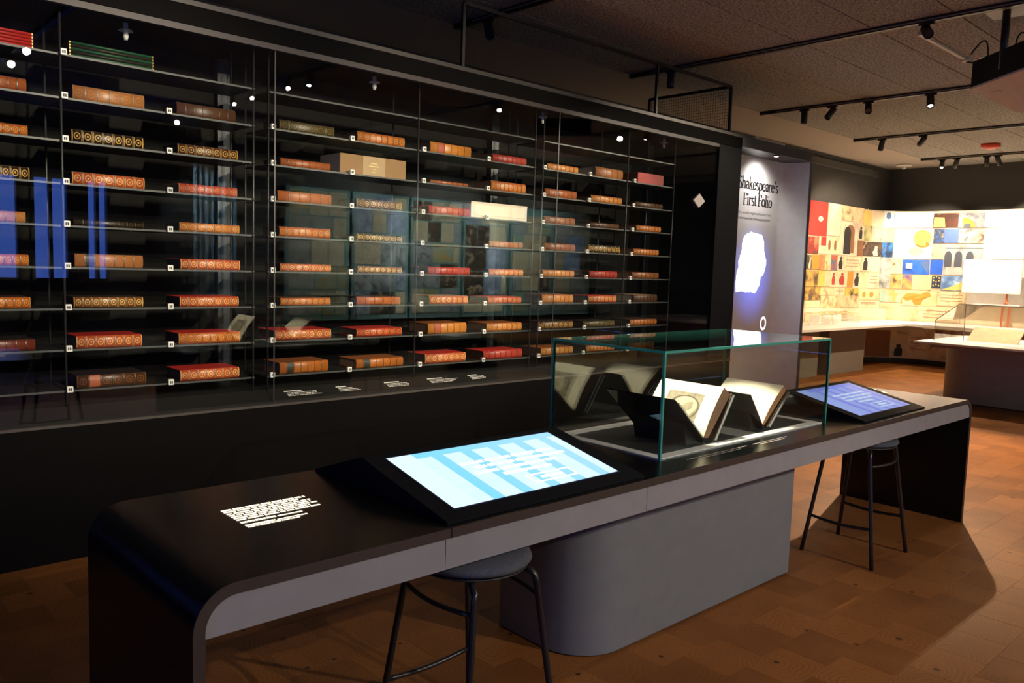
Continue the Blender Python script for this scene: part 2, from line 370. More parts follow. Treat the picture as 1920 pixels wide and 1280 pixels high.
rb = build(rest, 'floor_blocks_beyond', MATS['floor'], floor); rb['kind'] = 'stuff'

# ceiling: acoustic panels 0.6 m wide between the tracks, plaster soffit along the left wall
ceil = struct(build(MB().box(-4, 13.9, -9, 1.0, H + .012, H + .06), 'ceiling', mat('ceiling_void', (.02, .018, .016), .9)))
xs = [-4, -1.6] + TRK + [13.9]
for a, b in zip(xs, xs[1:]):
    pm = None
    for k in range(17):
        y1 = 1.0 - .6 * k; y0 = max(y1 - .6, -9)
        build(MB().box(a + .004, b - .004, y0 + .004, y1 - .004, H, H + .022, .004), 'ceiling_panel', MATS['ceilpanel'], ceil)
plaster = mat('beige_plaster', (.40, .35, .29), .85, var=.03)
struct(build(MB().box(-4, 13.9, 1.0, 1.97, H, H + .06), 'trim_1', plaster))
darkwall = mat('dark_grey_wall', (.062, .058, .053), .8, var=.05)
struct(build(MB().box(-4.1, 13.9, 1.97, 2.07, 0, H + .06), 'wall_left', darkwall))
struct(build(MB().box(13.9, 14.0, -9, 2.07, 0, H + .06), 'wall_back', darkwall))
struct(build(MB().box(-4.1, -4, -9, 1.97, 0, .9).box(-4.1, -4, -9, 1.97, 2.6, H + .06).box(-4.1, -4, -9, -4.6, .9, 2.6).box(-4.1, -4, -2.6, 1.97, .9, 2.6), 'wall_front', darkwall))
wl = struct(build(MB().box(-4.08, -3.98, -4.6, -4.55, .9, 2.6).box(-4.08, -3.98, -2.65, -2.6, .9, 2.6).box(-4.08, -3.98, -4.55, -2.65, .9, .95).box(-4.08, -3.98, -4.55, -2.65, 2.55, 2.6), 'window_4', blackm))
build(MB().box(-4.05, -4.042, -4.55, -2.65, .95, 2.55), 'window_pane', glass, wl)
# the wall behind the viewer has three windows onto the dusk
wins = [(.45, 1.62), (1.74, 2.26), (2.44, 2.80)]; wz0, wz1 = 1.05, 2.58
wr = MB()
edges = [-4.1] + [e for w in wins for e in w] + [14.0]
for i in range(0, len(edges), 2): wr.box(edges[i], edges[i + 1], -9.12, -9, wz0, wz1)
wr.box(-4.1, 14, -9.12, -9, 0, wz0).box(-4.1, 14, -9.12, -9, wz1, H + .06)
struct(build(wr, 'wall_right', darkwall))
for i, (a, b) in enumerate(wins):
    w = struct(build(MB().box(a, a + .05, -9.1, -8.98, wz0, wz1).box(b - .05, b, -9.1, -8.98, wz0, wz1).box(a + .05, b - .05, -9.1, -8.98, wz0, wz0 + .05)
               .box(a + .05, b - .05, -9.1, -8.98, wz1 - .05, wz1).box((a + b) / 2 - .02, (a + b) / 2 + .02, -9.1, -8.99, wz0 + .05, wz1 - .05), 'window_%d' % (i + 1), blackm))
    build(MB().box(a + .05, b - .05, -9.06, -9.052, wz0 + .05, wz1 - .05), 'window_pane', glass, w)
# black skirting under the collage and a cable rail on the left wall
struct(build(MB().box(7.1, 13.9, 1.93, 1.97, 0, .09), 'baseboard_left', blackm))
tag(build(MB().box(8.6, 13.3, 1.90, 1.965, 3.22, 3.33, .006), 'wall_rail', mat('rail_grey', (.06, .057, .052), .6)), 'dark grey cable rail along top of left wall', 'rail')

# ================================================================ big glazed bookcase
CX0, CX1 = -3.0, 5.68
case = thing('display_case', 'long black built-in bookcase with glass front full of old folios', 'display case', (CX0, -.12, 0))
build(MB().box(CX0, CX1, -.12, .6, 0, .655, .004), 'plinth', caseblk, case)
build(MB().prism([(-.115, .655), (-.115, .672), (.0, .735), (.5, .74), (.5, .655)], 0, CX0, 5.31), 'ledge', casegrey, case)
build(MB().box(CX0, CX1, -.125, -.118, .655, .668), 'front_lip', mat('lip_steel', (.11, .10, .09), .3, metal=.5), case)
build(MB().box(CX0, CX1, .5, .6, .655, 2.64), 'back_panel', caseback, case)
build(MB().box(CX0, CX1, -.12, .6, 2.64, 2.762, .003), 'header', caseblk, case)
build(MB().box(CX0, CX1, -.128, -.12, 2.735, 2.764, .002), 'header_edge', mat('header_edge', (.05, .046, .043), .4, metal=.4), case)
build(MB().box(CX0, 5.31, -.118, -.085, 2.61, 2.64), 'glazing_channel', mat('channel_brown', (.03, .022, .02), .5), case)
build(MB().box(5.31, CX1, -.12, .6, .655, 2.64, .003), 'end_post', mat('case_bluegrey', (.006, .007, .010), .5, spec=.06), case)  # bluish tint stands in for blue reflected on the end wall
for x in (.977, 3.12, 5.05):
    build(MB().box(x - .035, x + .035, .44, .5, .74, 2.64), 'back_upright', mat('upright_blue_black', (.010, .014, .020), .4), case)
for a, b in ((CX0, -1.19), (-1.187, 1.03), (1.033, 3.258), (3.262, 5.31)):
    build(MB().box(a, b, -.104, -.096, .668, 2.61), 'glass_pane', glass, case)
for x in (1.0315, 3.26): build(MB().box(x - .004, x + .004, -.1065, -.1045, .668, 2.61), 'glass_joint', blackm, case)
# caption print on the sloped ledge, too small to read
ink = mat('caption_ink', (.75, .73, .68), .7)
rr = random.Random(3)
def word_lines(mb, P, x0, x1, t0, dt, n, hgt, rnd, full=None):
    """rows of little word bars; P(x,t) gives a point on the sheet"""
    for k in range(n):
        t = t0 + dt * k; x = x0; xe = x1 - (x1 - x0) * (rnd.uniform(0, .35) if full is None else full[k])
        while x < xe:
            w = rnd.uniform(.014, .045) * (x1 - x0) / .25
            mb.quad(P(x, t), P(min(x + w, xe), t), P(min(x + w, xe), t + hgt), P(x, t + hgt)); x += w + .0045 * (x1 - x0) / .25
def ledgeP(x, t): return (x, -.115 + t * .115 / .131 - .0004, .6726 + t * .063 / .131 + .0008)
for x0, x1 in ((1.13, 1.38), (1.47, 1.63), (1.82, 2.07), (2.16, 2.44), (2.51, 2.69)):
    cap = MB(); word_lines(cap, ledgeP, x0, x0 + (x1 - x0) * .45, .088, .1, 1, .010, rr, [0])
    word_lines(cap, ledgeP, x0 + .01, x1, .048, .013, 3, .005, rr)
    build(cap, 'caption_text', ink, case)

# three racks of steel rods and black shelves
racks = [('left', [-1.0, 0, .9553]), ('middle', [1.0415, 2.0716, 3.121]), ('right', [3.205, 4.1802, 4.8135])]
for nm, px in racks:
    rk = thing('shelf_rack', 'steel rod rack with nine rows of black shelves, %s of three in the glazed case' % nm, 'shelf rack', (px[0], 0, .74), 'racks in the glazed case')
    for x in px:
        for y in (-.004, .287):
            build(MB().tube([(x, y, .735), (x, y, 2.64)], .0055, 8), 'post', rodm, rk)
    for a, b in zip(px, px[1:]):
        for z in SHZ:
            s = build(MB().box(a + .006, b - .006, .0, .29, z - .009, z), 'shelf', shelfm, rk)
            build(MB().box(a + .006, b - .006, -.0035, 0, z - .009, z + .0005), 'front_edge', edgem, s)
    for x in px:
        for z in SHZ:
            build(MB().tube([(x, -.004, z - .005), (x, .287, z - .005)], .003, 6).lathe((x, -.004, z - .012), [(.009, 0), (.009, .014)], 8), 'bracket', rodm, rk)

# sprinkler heads under the case ceiling, a white sensor on the end post
spm = mat('sprinkler_white', (.75, .72, .68), .4)
for i, x in enumerate((.326, 1.799, 3.288, 4.784)):
    t = thing('sprinkler_head', 'small white sprinkler head in bookcase ceiling, %s from left' % ('first', 'second', 'third', 'fourth')[i], 'sprinkler', (x, .1, 2.64), 'sprinklers inside the case')
    build(MB().lathe((x, .1, 2.60), [(.012, -.02), (.012, .04)], 12), 'body', spm, t)
    build(MB().lathe((x, .1, 2.60), [(.035, 0), (.03, .006)], 16), 'escutcheon', spm, t)
    build(MB().lathe((x, .1, 2.556), [(.009, 0), (.014, .024)], 12), 'deflector', spm, t)
sx, sz = 5.045, 2.113
tag(build(MB().prism([(sx - .085, sz), (sx, sz - .062), (sx + .085, sz), (sx, sz + .062)], 1, -.118, -.1065), 'sensor', spm), 'white diamond shaped sensor stuck on the right bookcase glass', 'sensor')

# ================================================================ the books
GOLD = (.72, .42, .11)
SP = {  # style: leather, gilt, amount, panels, label colour, words
    'rust': ((.30, .085, .022), GOLD, .10, 7, None, 'rust brown'), 'tan': ((.42, .20, .075), (.6, .36, .13), .25, 6, None, 'tan leather'),
    'dim': ((.085, .042, .022), (.2, .11, .04), .1, 7, None, 'dull dark brown'), 'orange': ((.44, .125, .020), GOLD, .45, 8, None, 'orange gilt'),
    'blackgold': ((.022, .016, .010), GOLD, .8, 7, None, 'black and gold'), 'darkgold': ((.075, .034, .014), GOLD, .5, 7, None, 'dark brown gilt'),
    'salmon': ((.46, .115, .038), (.85, .50, .20), .6, 7, None, 'orange-red gilt'), 'redgold': ((.40, .055, .022), (.8, .42, .14), .35, 7, None, 'red gilt'),
    'blackline': ((.012, .010, .008), (.5, .33, .12), .1, 8, None, 'black'), 'amber': ((.46, .17, .035), GOLD, .5, 7, None, 'amber brown'),
    'tanlabel': ((.46, .22, .085), (.3, .12, .04), .6, 7, (.03, .022, .02), 'tan, black labelled'), 'browngold': ((.20, .085, .026), (.8, .52, .17), .65, 8, None, 'brown and gold'),
    'maroon': ((.14, .030, .020), (.25, .08, .04), .2, 7, None, 'dim maroon'), 'darklabel': ((.075, .032, .014), (.3, .15, .05), .3, 6, (.36, .09, .03), 'dark brown, red labelled'),
    'olive': ((.055, .050, .022), (.5, .36, .1), .2, 6, None, 'dark olive'), 'plain': ((.38, .13, .040), (.45, .18, .06), .15, 5, None, 'plain orange brown'),
    'amberlabel': ((.46, .16, .022), (.2, .08, .02), .5, 7, (.02, .02, .014), 'amber, black labelled'), 'yellow': ((.55, .25, .045), (.35, .14, .03), .2, 6, (.36, .07, .03), 'yellow calf'),
    'crimson': ((.36, .022, .022), (.6, .22, .1), .25, 7, None, 'crimson'), 'brown': ((.22, .080, .026), (.4, .18, .06), .3, 6, None, 'mid brown'),
    'tanplain': ((.36, .155, .045), (.3, .12, .03), .1, 5, None, 'thick tan')}
CV = {'dk': mat('board_dark', (.045, .020, .012), .5), 'bk': mat('board_black', (.02, .012, .009), .5), 'rd': mat('board_red', (.42, .020, .014), .45),
      'br': mat('board_brown', (.25, .075, .020), .45), 'pg': mat('board_tan', (.30, .17, .09), .6)}
def spinemat(st):
    key = 'spine_' + st
    if key in MATS: return MATS[key]
    base, gold, amt, n, lab, _ = SP[st]; base = (base[0] * .85, base[1] * .66, base[2] * .5); amt = min(1, amt * 1.5)
    m = bpy.data.materials.new(key); m.use_nodes = True; N, L = nt(m); b = N['Principled BSDF']
    tc = N.new('ShaderNodeTexCoord'); s = N.new('ShaderNodeSeparateXYZ'); L.new(tc.outputs['Generated'], s.inputs[0])
    u = mth(N, L, 'FRACT', mth(N, L, 'MULTIPLY', s.outputs[0], float(n)))
    du = mth(N, L, 'SUBTRACT', u, .5); dv = mth(N, L, 'MULTIPLY', mth(N, L, 'SUBTRACT', s.outputs[2], .5), 1.1)
    d = mth(N, L, 'SQRT', mth(N, L, 'ADD', mth(N, L, 'MULTIPLY', du, du), mth(N, L, 'MULTIPLY', dv, dv)))
    ringm = mth(N, L, 'LESS_THAN', mth(N, L, 'ABSOLUTE', mth(N, L, 'SUBTRACT', d, .27)), .045)
    dot = mth(N, L, 'LESS_THAN', d, .10)
    frame = mth(N, L, 'GREATER_THAN', mth(N, L, 'ABSOLUTE', du), .40)
    tool = mth(N, L, 'MAXIMUM', mth(N, L, 'MAXIMUM', ringm, dot), frame)
    nz = N.new('ShaderNodeTexNoise'); nz.inputs['Scale'].default_value = 90; nz.inputs['Detail'].default_value = 3; L.new(tc.outputs['Object'], nz.inputs['Vector'])
    wear = mth(N, L, 'MULTIPLY', mth(N, L, 'MULTIPLY', tool, amt), mth(N, L, 'MULTIPLY_ADD', nz.outputs['Fac'], 1.2, .25))
    oi = N.new('ShaderNodeObjectInfo'); n3 = N.new('ShaderNodeTexNoise'); n3.inputs['Scale'].default_value = 14; L.new(tc.outputs['Object'], n3.inputs['Vector'])
    c0 = mixc(N, L, n3.outputs['Fac'], tuple(c * .7 for c in base), tuple(min(1, c * 1.35) for c in base))
    L.new(mixc(N, L, wear, c0, gold), b.inputs['Base Color'])
    b.inputs['Roughness'].default_value = .40; b.inputs['Metallic'].default_value = 0
    bp = N.new('ShaderNodeBump'); bp.inputs['Strength'].default_value = .25; bp.inputs['Distance'].default_value = .002
    L.new(nz.outputs['Fac'], bp.inputs['Height']); L.new(bp.outputs[0], b.inputs['Normal'])
    MATS[key] = m; return m
ORD = ['top', 'second', 'third', 'fourth', 'fifth', 'sixth', 'seventh', 'eighth', 'bottom']
BAYS = [(-9, 0, 'leftmost bay'), (0, 1, 'second bay'), (1, 2.07, 'third bay'), (2.07, 3.16, 'fourth bay'), (3.16, 4.18, 'fifth bay'), (4.18, 9, 'sixth bay')]
def where(row, xm):
    for a, b, n in BAYS:
        if a <= xm < b: return '%s shelf, %s' % (ORD[row - 1], n), a, b, n
def profile(t, out=0., n=7):
    pr_ = []
    for k in range(n + 1):
        a = PI * k / n; pr_.append((.010 - (.013 + out) * math.sin(a) ** .8, t / 2 - (t / 2 + out * .6) * math.cos(a)))
    return pr_
def book(row, x0, x1, t, st, cv):
    z = SHZ[row - 1] + .0006; xm = (x0 + x1) / 2; wh, a, b, bay = where(row, xm); L = x1 - x0
    both = any(B[0] == row and (B[1] + B[2]) / 2 != xm and a <= (B[1] + B[2]) / 2 < b for B in BOOKS)
    side = (('left-hand ' if not any(B[0] == row and a <= (B[1] + B[2]) / 2 < xm for B in BOOKS) else 'right-hand ') if both else '')
    y = .022 + random.uniform(-.004, .008); base, gold, amt, n, lab, words = SP[st]
    w = random.uniform(.205, .225)
    T = thing('folio', '%s folio lying %s%s of glazed case' % (words, (side + 'book on ') if side else 'on ', wh), 'book', (x0, y, z), 'old folios in the glazed case')
    P = lambda pts: [(p + y, q + z) for p, q in pts]
    bt = .0045
    build(MB().box(x0, x1, y + .006, y + w, z, z + bt, .0012), 'board', CV[cv], T)
    build(MB().box(x0, x1, y + .006, y + w, z + t - bt, z + t, .0012), 'board', CV[cv], T)
    pgm = {'pg': pagelight, 'rd': pagedark, 'br': pagebrown}.get(cv, pagedark)
    build(MB().box(x0 + .004, x1 - .004, y + .012, y + w - .005, z + bt, z + t - bt), 'page_block', pgm, T)
    sp = build(MB().prism(P(profile(t)), 0, x0, x1, True), 'spine', spinemat(st), T)
    ribs = MB()
    for k in range(1, n):
        xx = x0 + L * k / n; ribs.prism(P(profile(t, .0022)), 0, xx - .0025, xx + .0025)
    build(ribs, 'raised_bands', mat('bands_' + st, tuple(.32 * c + .12 * amt * g_ for c, g_ in zip(base, gold)), .4), sp)
    if lab:
        build(MB().prism(P(profile(t, .0012)), 0, x0 + L * 1 / n + .004, x0 + L * 2 / n - .004), 'title_label', mat('label_' + st, lab, .5), sp)
    return T
def slim(row, x0, x1, z, t, m, label):
    y = .02; T = thing('slim_volume', label, 'book', (x0, y, z), 'stacked slim volumes')
    build(MB().prism([(p + y, q + z) for p, q in profile(t, 0, 5)], 0, x0, x1, True), 'spine', m, T)
    build(MB().box(x0, x1, y + .008, y + .2, z, z + .002).box(x0, x1, y + .008, y + .2, z + t - .002, z + t), 'boards', m, T)
    build(MB().box(x0 + .003, x1 - .003, y + .008, y + .196, z + .002, z + t - .002), 'page_block', pagedark, T)
    build(MB().prism([(p + y, q + z) for p, q in profile(t, .0006, 5)], 0, x1 - .006, x1 - .002).prism([(p + y, q + z) for p, q in profile(t, .0006, 5)], 0, x0 + .002, x0 + .006), 'gilt_ends', mat('gilt', GOLD, .35, metal=.3), T)
def abox(row, x0, x1, t, st):
    z = SHZ[row - 1] + .0006; y = .018
    lab = {'boxtan': 'tan archive box with pale paper label on the third shelf', 'boxcream': 'cream panelled archive box on the fourth shelf', 'boxred': 'red slipcase box at right end of the second shelf'}[st]
    T = thing('archive_box', lab, 'box', (x0, y, z)); w = .24
    if st == 'boxtan':
        m = mat('box_tan_cloth', (.27, .155, .065), .8); m2 = mat('box_grey_end', (.30, .25, .20), .8)
        build(MB().box(x0, x1, y, y + w, z, z + t, .0015), 'body', m, T)
        build(MB().box(x0 - .0015, x0, y + .003, y + w - .003, z + .003, z + t - .003), 'end_panel', m2, T)
        L = x1 - x0; xa, xb = x0 + L * .33, x0 + L * .67
        lb = build(MB().box(xa, xb, y - .0012, y, z + .001, z + t - .001), 'paper_label', mat('label_paper', (.40, .28, .15), .8), T)
        tx = MB(); rnd = random.Random(5)
        for k, (f_, hh) in enumerate(((.30, .006), (.45, .006), (.12, .004), (.2, .003))):
            xm = (xa + xb) / 2; ww = (xb - xa) * f_; zz = z + t * (.62 - .14 * k)
            word_lines(tx, lambda x, q: (x, y - .0016, q), xm - ww / 2, xm + ww / 2, zz, 1, 1, hh, rnd, [0])
        build(tx, 'label_text', mat('label_ink', (.75, .55, .25), .6), lb)
    elif st == 'boxcream':
        m = mat('box_cream', (.62, .53, .42), .8)
        build(MB().box(x0, x1, y, y + w, z, z + t, .0015), 'body', m, T)
        L = x1 - x0
        build(MB().box(x0 + .035, x1 - .03, y - .003, y, z + .018, z + t - .018, .001), 'front_panel', mat('box_cream_panel', (.70, .60, .46), .8), T)
        build(MB().box(x0, x1, y - .001, y + w + .001, z + t - .012, z + t + .001), 'lid', m, T)
    else:
        build(MB().box(x0, x1, y, y + w, z, z + t, .002), 'body', mat('box_red', (.42, .020, .018), .55), T)
        build(MB().box(x0 - .001, x0, y + .004, y + w - .004, z + .004, z + t - .004), 'end_panel', mat('box_dark_end', (.10, .012, .012), .6), T)
for B in BOOKS:
    row, x0, x1, t, st, cv = B
    if st.startswith('stack'):
        red = st == 'stackred'; z = SHZ[0] + .0006
        m = mat('cloth_red', (.50, .022, .016), .5) if red else mat('cloth_green', (.012, .075, .030), .5)
        m2 = m if red else mat('cloth_dark', (.02, .016, .010), .5)
        for k in range(5):
            slim(1, x0, x1, z + .0146 * k, .0140, m if k % 2 == 0 else (m if red else m2), '%s slim volume with gilt ends, %s of stack of five on top shelf' % ('red' if red else ('green' if k % 2 == 0 else 'dark brown'), ('lowest', 'second', 'middle', 'fourth', 'uppermost')[k]))
    elif st.startswith('box'): abox(row, x0, x1, t, st)
    else: book(*B)
# little number tags at the shelf fronts
TAGX = [.012, .495, 1.066, 1.575, 2.110, 2.663, 3.212, 3.712, 4.26]
tagm = mat('tag_white', (.80, .79, .74), .4); tagk = mat('tag_print', (.03, .03, .03), .6)
t0 = None
for r in range(9):
    for i, x in enumerate(TAGX):
        if r == 0 and i != 0: continue
        z = SHZ[r] + .0012; wh, a, b, bay = where(r + 1, x + .03)
        first = not any(a <= xx < x for xx in TAGX)
        lab = 'small white number tag, %s%s of glazed case' % ('' if bay == 'sixth bay' or r == 0 else ('left on ' if first else 'right on '), wh)
        if t0 is None:
            T = t0 = thing('number_tag', lab, 'tag', (x, -.022, z), 'number tags on the shelf fronts')
            build(MB().box(x - .014, x + .014, -.024, -.0045, z - .010, z + .020, .002), 'block', tagm, T)
            build(MB().box(x - .0075, x - .001, -.0246, -.024, z - .002, z + .012).box(x + .001, x + .0075, -.0246, -.024, z - .002, z + .012), 'number_print', tagk, T)
        else:
            T = t0.copy(); COL.objects.link(T); T.location = (x, -.022, z); T['label'] = lab
            for c in t0.children:
                cc = c.copy(); COL.objects.link(cc); cc.parent = T

# ================================================================ the long black table
tb = thing('exhibit_table', 'long black waterfall-end exhibit table with grey apron and pedestal', 'table', (TX0, TY0, 0))
R_, th = .10, .027
def arc(cx, cz, r, a0, a1, n=9): return [(cx + r * math.cos(a0 + (a1 - a0) * k / n), cz + r * math.sin(a0 + (a1 - a0) * k / n)) for k in range(n + 1)]
S1, S2, S3 = .285, 1.165, 3.66
gp = .0015
def endprofile(x, sgn, xs):
    o = arc(x + sgn * R_, TZ - R_, R_, PI if sgn > 0 else 0, PI / 2)
    i = arc(x + sgn * R_, TZ - R_, R_ - th, PI / 2, PI if sgn > 0 else 0)
    return [(x, 0)] + o + [(xs, TZ), (xs, TZ - th)] + i + [(x + sgn * th, 0)]
def shell(prof, name):
    """top shell: black skin, with brown band on the front edge"""
    s = build(MB().prism(prof, 1, TY0 + .003, TY1, True), name, black, tb)
    build(MB().prism(prof, 1, TY0, TY0 + .003), 'edge_band', bandm, s)
    return s
def autosmooth(o, deg=35):
    me = o.data
    try: me.set_sharp_from_angle(angle=math.radians(deg))
    except Exception: pass
a_ = shell(endprofile(TX0, 1, S1 - gp), 'end_panel'); autosmooth(a_)
b_ = shell(endprofile(TX1, -1, S3 + gp), 'end_panel'); autosmooth(b_)
for x0, x1 in ((S1 + gp, S2 - gp), (S2 + gp, S3 - gp)):
    s = build(MB().box(x0, x1, TY0 + .003, TY1, TZ - th, TZ), 'top_panel', black, tb)
    build(MB().box(x0, x1, TY0, TY0 + .003, TZ - th, TZ), 'edge_band', bandm, s)
ZA = .657
ya0, ya1 = TY0 + .004, TY0 + .022
for x0, x1, e in ((TX0, S1 - .018, 1), (S1 - .016, S2 - .02, 0), (S2 - .018, S3 - .04, 0), (S3 - .038, TX1, -1)):
    if e == 1: pf = [(x0 + th, ZA)] + arc(x0 + R_, TZ - R_, R_ - th, PI, PI / 2) + [(x1, TZ - th), (x1, ZA)]
    elif e == -1: pf = [(x0, ZA), (x0, TZ - th)] + arc(x1 - R_, TZ - R_, R_ - th, PI / 2, 0) + [(x1 - th, ZA)]
    else: pf = [(x0, ZA), (x0, TZ - th), (x1, TZ - th), (x1, ZA)]
    build(MB().prism(pf, 1, ya0, ya1), 'apron', apronm, tb)
build(MB().box(TX0 + .05, TX1 - .05, ya1, TY1 - .02, ZA + .03, TZ - th), 'under_tray', blackm, tb)
# pedestal with one big rounded corner
pr_ = .21; PX0, PX1, PY0, PY1 = 1.12, 2.652, -2.412, -1.955
pp = [(PX0 + pr_ + pr_ * math.cos(PI + PI / 2 * k / 12), PY0 + pr_ + pr_ * math.sin(PI + PI / 2 * k / 12)) for k in range(13)] + [(PX1, PY0), (PX1, PY1), (PX0, PY1)]
pd = build(MB().prism(pp, 2, .006, ZA + .02, True), 'pedestal', pedm, tb); autosmooth(pd)
build(MB().prism([(x + (.006 if x < 1.9 else -.006), y + (.006 if y < -2.2 else -.006)) for x, y in pp], 2, 0, .006), 'pedestal_plinth', blackm, tb)
# lit text let into the left end of the top
lt = MB(); rr = random.Random(11)
def topP(x, t): return (x, t, TZ + .0008)
word_lines(lt, topP, -.142, .115, -2.166, 1, 1, .013, rr, [0])
word_lines(lt, topP, -.142, .11, -2.182, 1, 1, .010, rr, [.1])
for k, e in enumerate((.02, .05, .0, .12, .02)): word_lines(lt, topP, -.142, .12, -2.200 - .016 * k, 1, 1, .0095, rr, [e])
word_lines(lt, topP, -.142, -.04, -2.292, 1, 1, .013, rr, [0]); word_lines(lt, topP, -.035, .04, -2.292, 1, 1, .009, rr, [0])
word_lines(lt, topP, -.142, -.055, -2.322, 1, 1, .013, rr, [0]); word_lines(lt, topP, -.05, .04, -2.320, 1, 1, .008, rr, [0]); word_lines(lt, topP, -.142, .01, -2.334, 1, 1, .008, rr, [0])
build(lt, 'lit_text', emit('lit_text', (1, .86, .62), 2.2), tb)
lt = MB()
word_lines(lt, lambda x, t: (x, t, TZ + .0008), 3.93, 4.16, -2.15, 1, 1, .014, rr, [0]); word_lines(lt, lambda x, t: (x, t, TZ + .0008), 3.93, 4.14, -2.20, -.018, 4, .010, rr)
build(lt, 'lit_text', MATS['lit_text'], tb)
lt = MB()
for x0, x1, y in ((1.50, 1.92, -2.575), (1.55, 1.85, -2.592), (1.97, 2.25, -2.575), (2.0, 2.2, -2.592)): word_lines(lt, lambda x, t: (x, t, TZ + .0008), x0, x1, y, 1, 1, .006, rr, [0])
build(lt, 'caption_text', mat('caption_grey', (.35, .33, .30), .6), tb)

def screenmat(name, bgc, bar, dark, st):
    m = bpy.data.materials.new(name); m.use_nodes = True; N, L = nt(m); b = N['Principled BSDF']
    b.inputs['Base Color'].default_value = (.01, .01, .012, 1); b.inputs['Roughness'].default_value = .35; b.inputs['Specular IOR Level'].default_value = .08
    tc = N.new('ShaderNodeTexCoord'); s = N.new('ShaderNodeSeparateXYZ'); L.new(tc.outputs['Generated'], s.inputs[0])
    nz = N.new('ShaderNodeTexNoise'); nz.inputs['Scale'].default_value = 6; L.new(tc.outputs['Generated'], nz.inputs['Vector'])
    u = mth(N, L, 'FRACT', mth(N, L, 'MULTIPLY_ADD', s.outputs[0], 6.0, .35))
    barm = mth(N, L, 'MULTIPLY', mth(N, L, 'LESS_THAN', u, .62), mth(N, L, 'LESS_THAN', s.outputs[1], .90))
    c = mixc(N, L, mth(N, L, 'MULTIPLY', s.outputs[0], 1.0), dark, bgc)
    c = mixc(N, L, mth(N, L, 'MULTIPLY', barm, mth(N, L, 'MULTIPLY_ADD', nz.outputs['Fac'], .4, .7)), c, bar)
    edge = mth(N, L, 'LESS_THAN', s.outputs[0], .13); c = mixc(N, L, edge, c, bar)
    L.new(c, b.inputs['Emission Color']); b.inputs['Emission Strength'].default_value = st
    MATS[name] = m; return m
def touchscreen(name, label, bx0, bx1, sx0, sx1, m, textm):
    yF, yB, zF = -2.635, -2.195, TZ + .004; sl = .217
    Z = lambda y: zF + .004 + (y - yF) * sl
    T = thing('touch_screen', label, 'screen', ((bx0 + bx1) / 2, -2.4, TZ), 'touch screens set into the table')
    build(MB().prism([(yF, TZ + .0005), (yF, Z(yF)), (yB, Z(yB)), (TY1 - .012, TZ + .006), (TY1 - .012, TZ + .0005)], 0, bx0, bx1), 'housing', mat('screen_housing', (.008, .009, .011), .55, spec=.06), T)
    s0, s1 = -2.58, -2.232
    sc = build(MB().prism([(s0, Z(s0) + .0002), (s0, Z(s0) + .0015), (s1, Z(s1) + .0015), (s1, Z(s1) + .0002)], 0, sx0, sx1), 'display', m, T)
    rim = MB()
    for q0, q1, y0, y1 in ((sx0 - .006, sx0, s0 - .006, s1 + .006), (sx1, sx1 + .006, s0 - .006, s1 + .006), (sx0, sx1, s0 - .006, s0), (sx0, sx1, s1, s1 + .006)):
        rim.prism([(y0, Z(y0) + .0002), (y0, Z(y0) + .0012), (y1, Z(y1) + .0012), (y1, Z(y1) + .0002)], 0, q0, q1)
    build(rim, 'bezel_rim', mat('bezel_blue', (.015, .02, .07), .3), T)
    tx = MB(); rnd = random.Random(21); w = sx1 - sx0
    for k in range(4):
        f0 = (.28, .33, .30, .42)[k]; f1 = (.86, .90, .80, .72)[k]
        word_lines(tx, lambda x, y: (x, y, Z(y) + .0022), sx0 + w * f0, sx0 + w * f1, -2.36 - .034 * k, 1, 1, .017, rnd, [0])
    bxx = sx0 + w * .50
    for q in ((bxx, bxx + .2, -2.545, -2.537), (bxx, bxx + .2, -2.497, -2.489), (bxx, bxx + .008, -2.537, -2.497), (bxx + .192, bxx + .2, -2.537, -2.497), (bxx + .05, bxx + .15, -2.525, -2.509)):
        tx.quad((q[0], q[2], Z(q[2]) + .0022), (q[1], q[2], Z(q[2]) + .0022), (q[1], q[3], Z(q[3]) + .0022), (q[0], q[3], Z(q[3]) + .0022))
    build(tx, 'screen_text', textm, sc)
touchscreen('near', 'tilted touch screen glowing pale cyan near the table\'s left end', .292, 1.158, .36, 1.082, screenmat('screen_cyan', (.42, .78, 1.0), (.78, .98, 1.0), (.20, .72, .95), 1.05), emit('screen_white', (1, 1, 1), 1.35))
touchscreen('far', 'tilted touch screen glowing violet blue beyond the glass vitrine', 2.90, 3.652, 2.965, 3.585, screenmat('screen_violet', (.27, .33, 1.0), (.38, .50, 1.0), (.24, .30, .92), .72), emit('screen_pale', (.62, .78, 1), .8))

# ================================================================ vitrine with two open books
VX0, VX1, VY0, VY1, VZ1 = 1.39, 2.71, -2.527, -1.942, 1.188
g_ = .010
vt = thing('glass_vitrine', 'clear glass box vitrine with green edges on the black table', 'vitrine', (VX0, VY0, TZ))
e_ = .0008
build(MB().box(VX0 + g_, VX1 - g_, VY0, VY0 + g_, TZ + .001, VZ1 - g_), 'front_pane', vglass, vt)
build(MB().box(VX0 + g_, VX1 - g_, VY1 - g_, VY1, TZ + .001, VZ1 - g_), 'back_pane', vglass, vt)
build(MB().box(VX0, VX0 + g_, VY0 + g_, VY1 - g_, TZ + .001, VZ1 - g_), 'side_pane', vglass, vt)
build(MB().box(VX1 - g_, VX1, VY0 + g_, VY1 - g_, TZ + .001, VZ1 - g_), 'side_pane', vglass, vt)
build(MB().box(VX0 + g_, VX1 - g_, VY0 + g_, VY1 - g_, VZ1 - g_, VZ1), 'top_pane', vglass, vt)
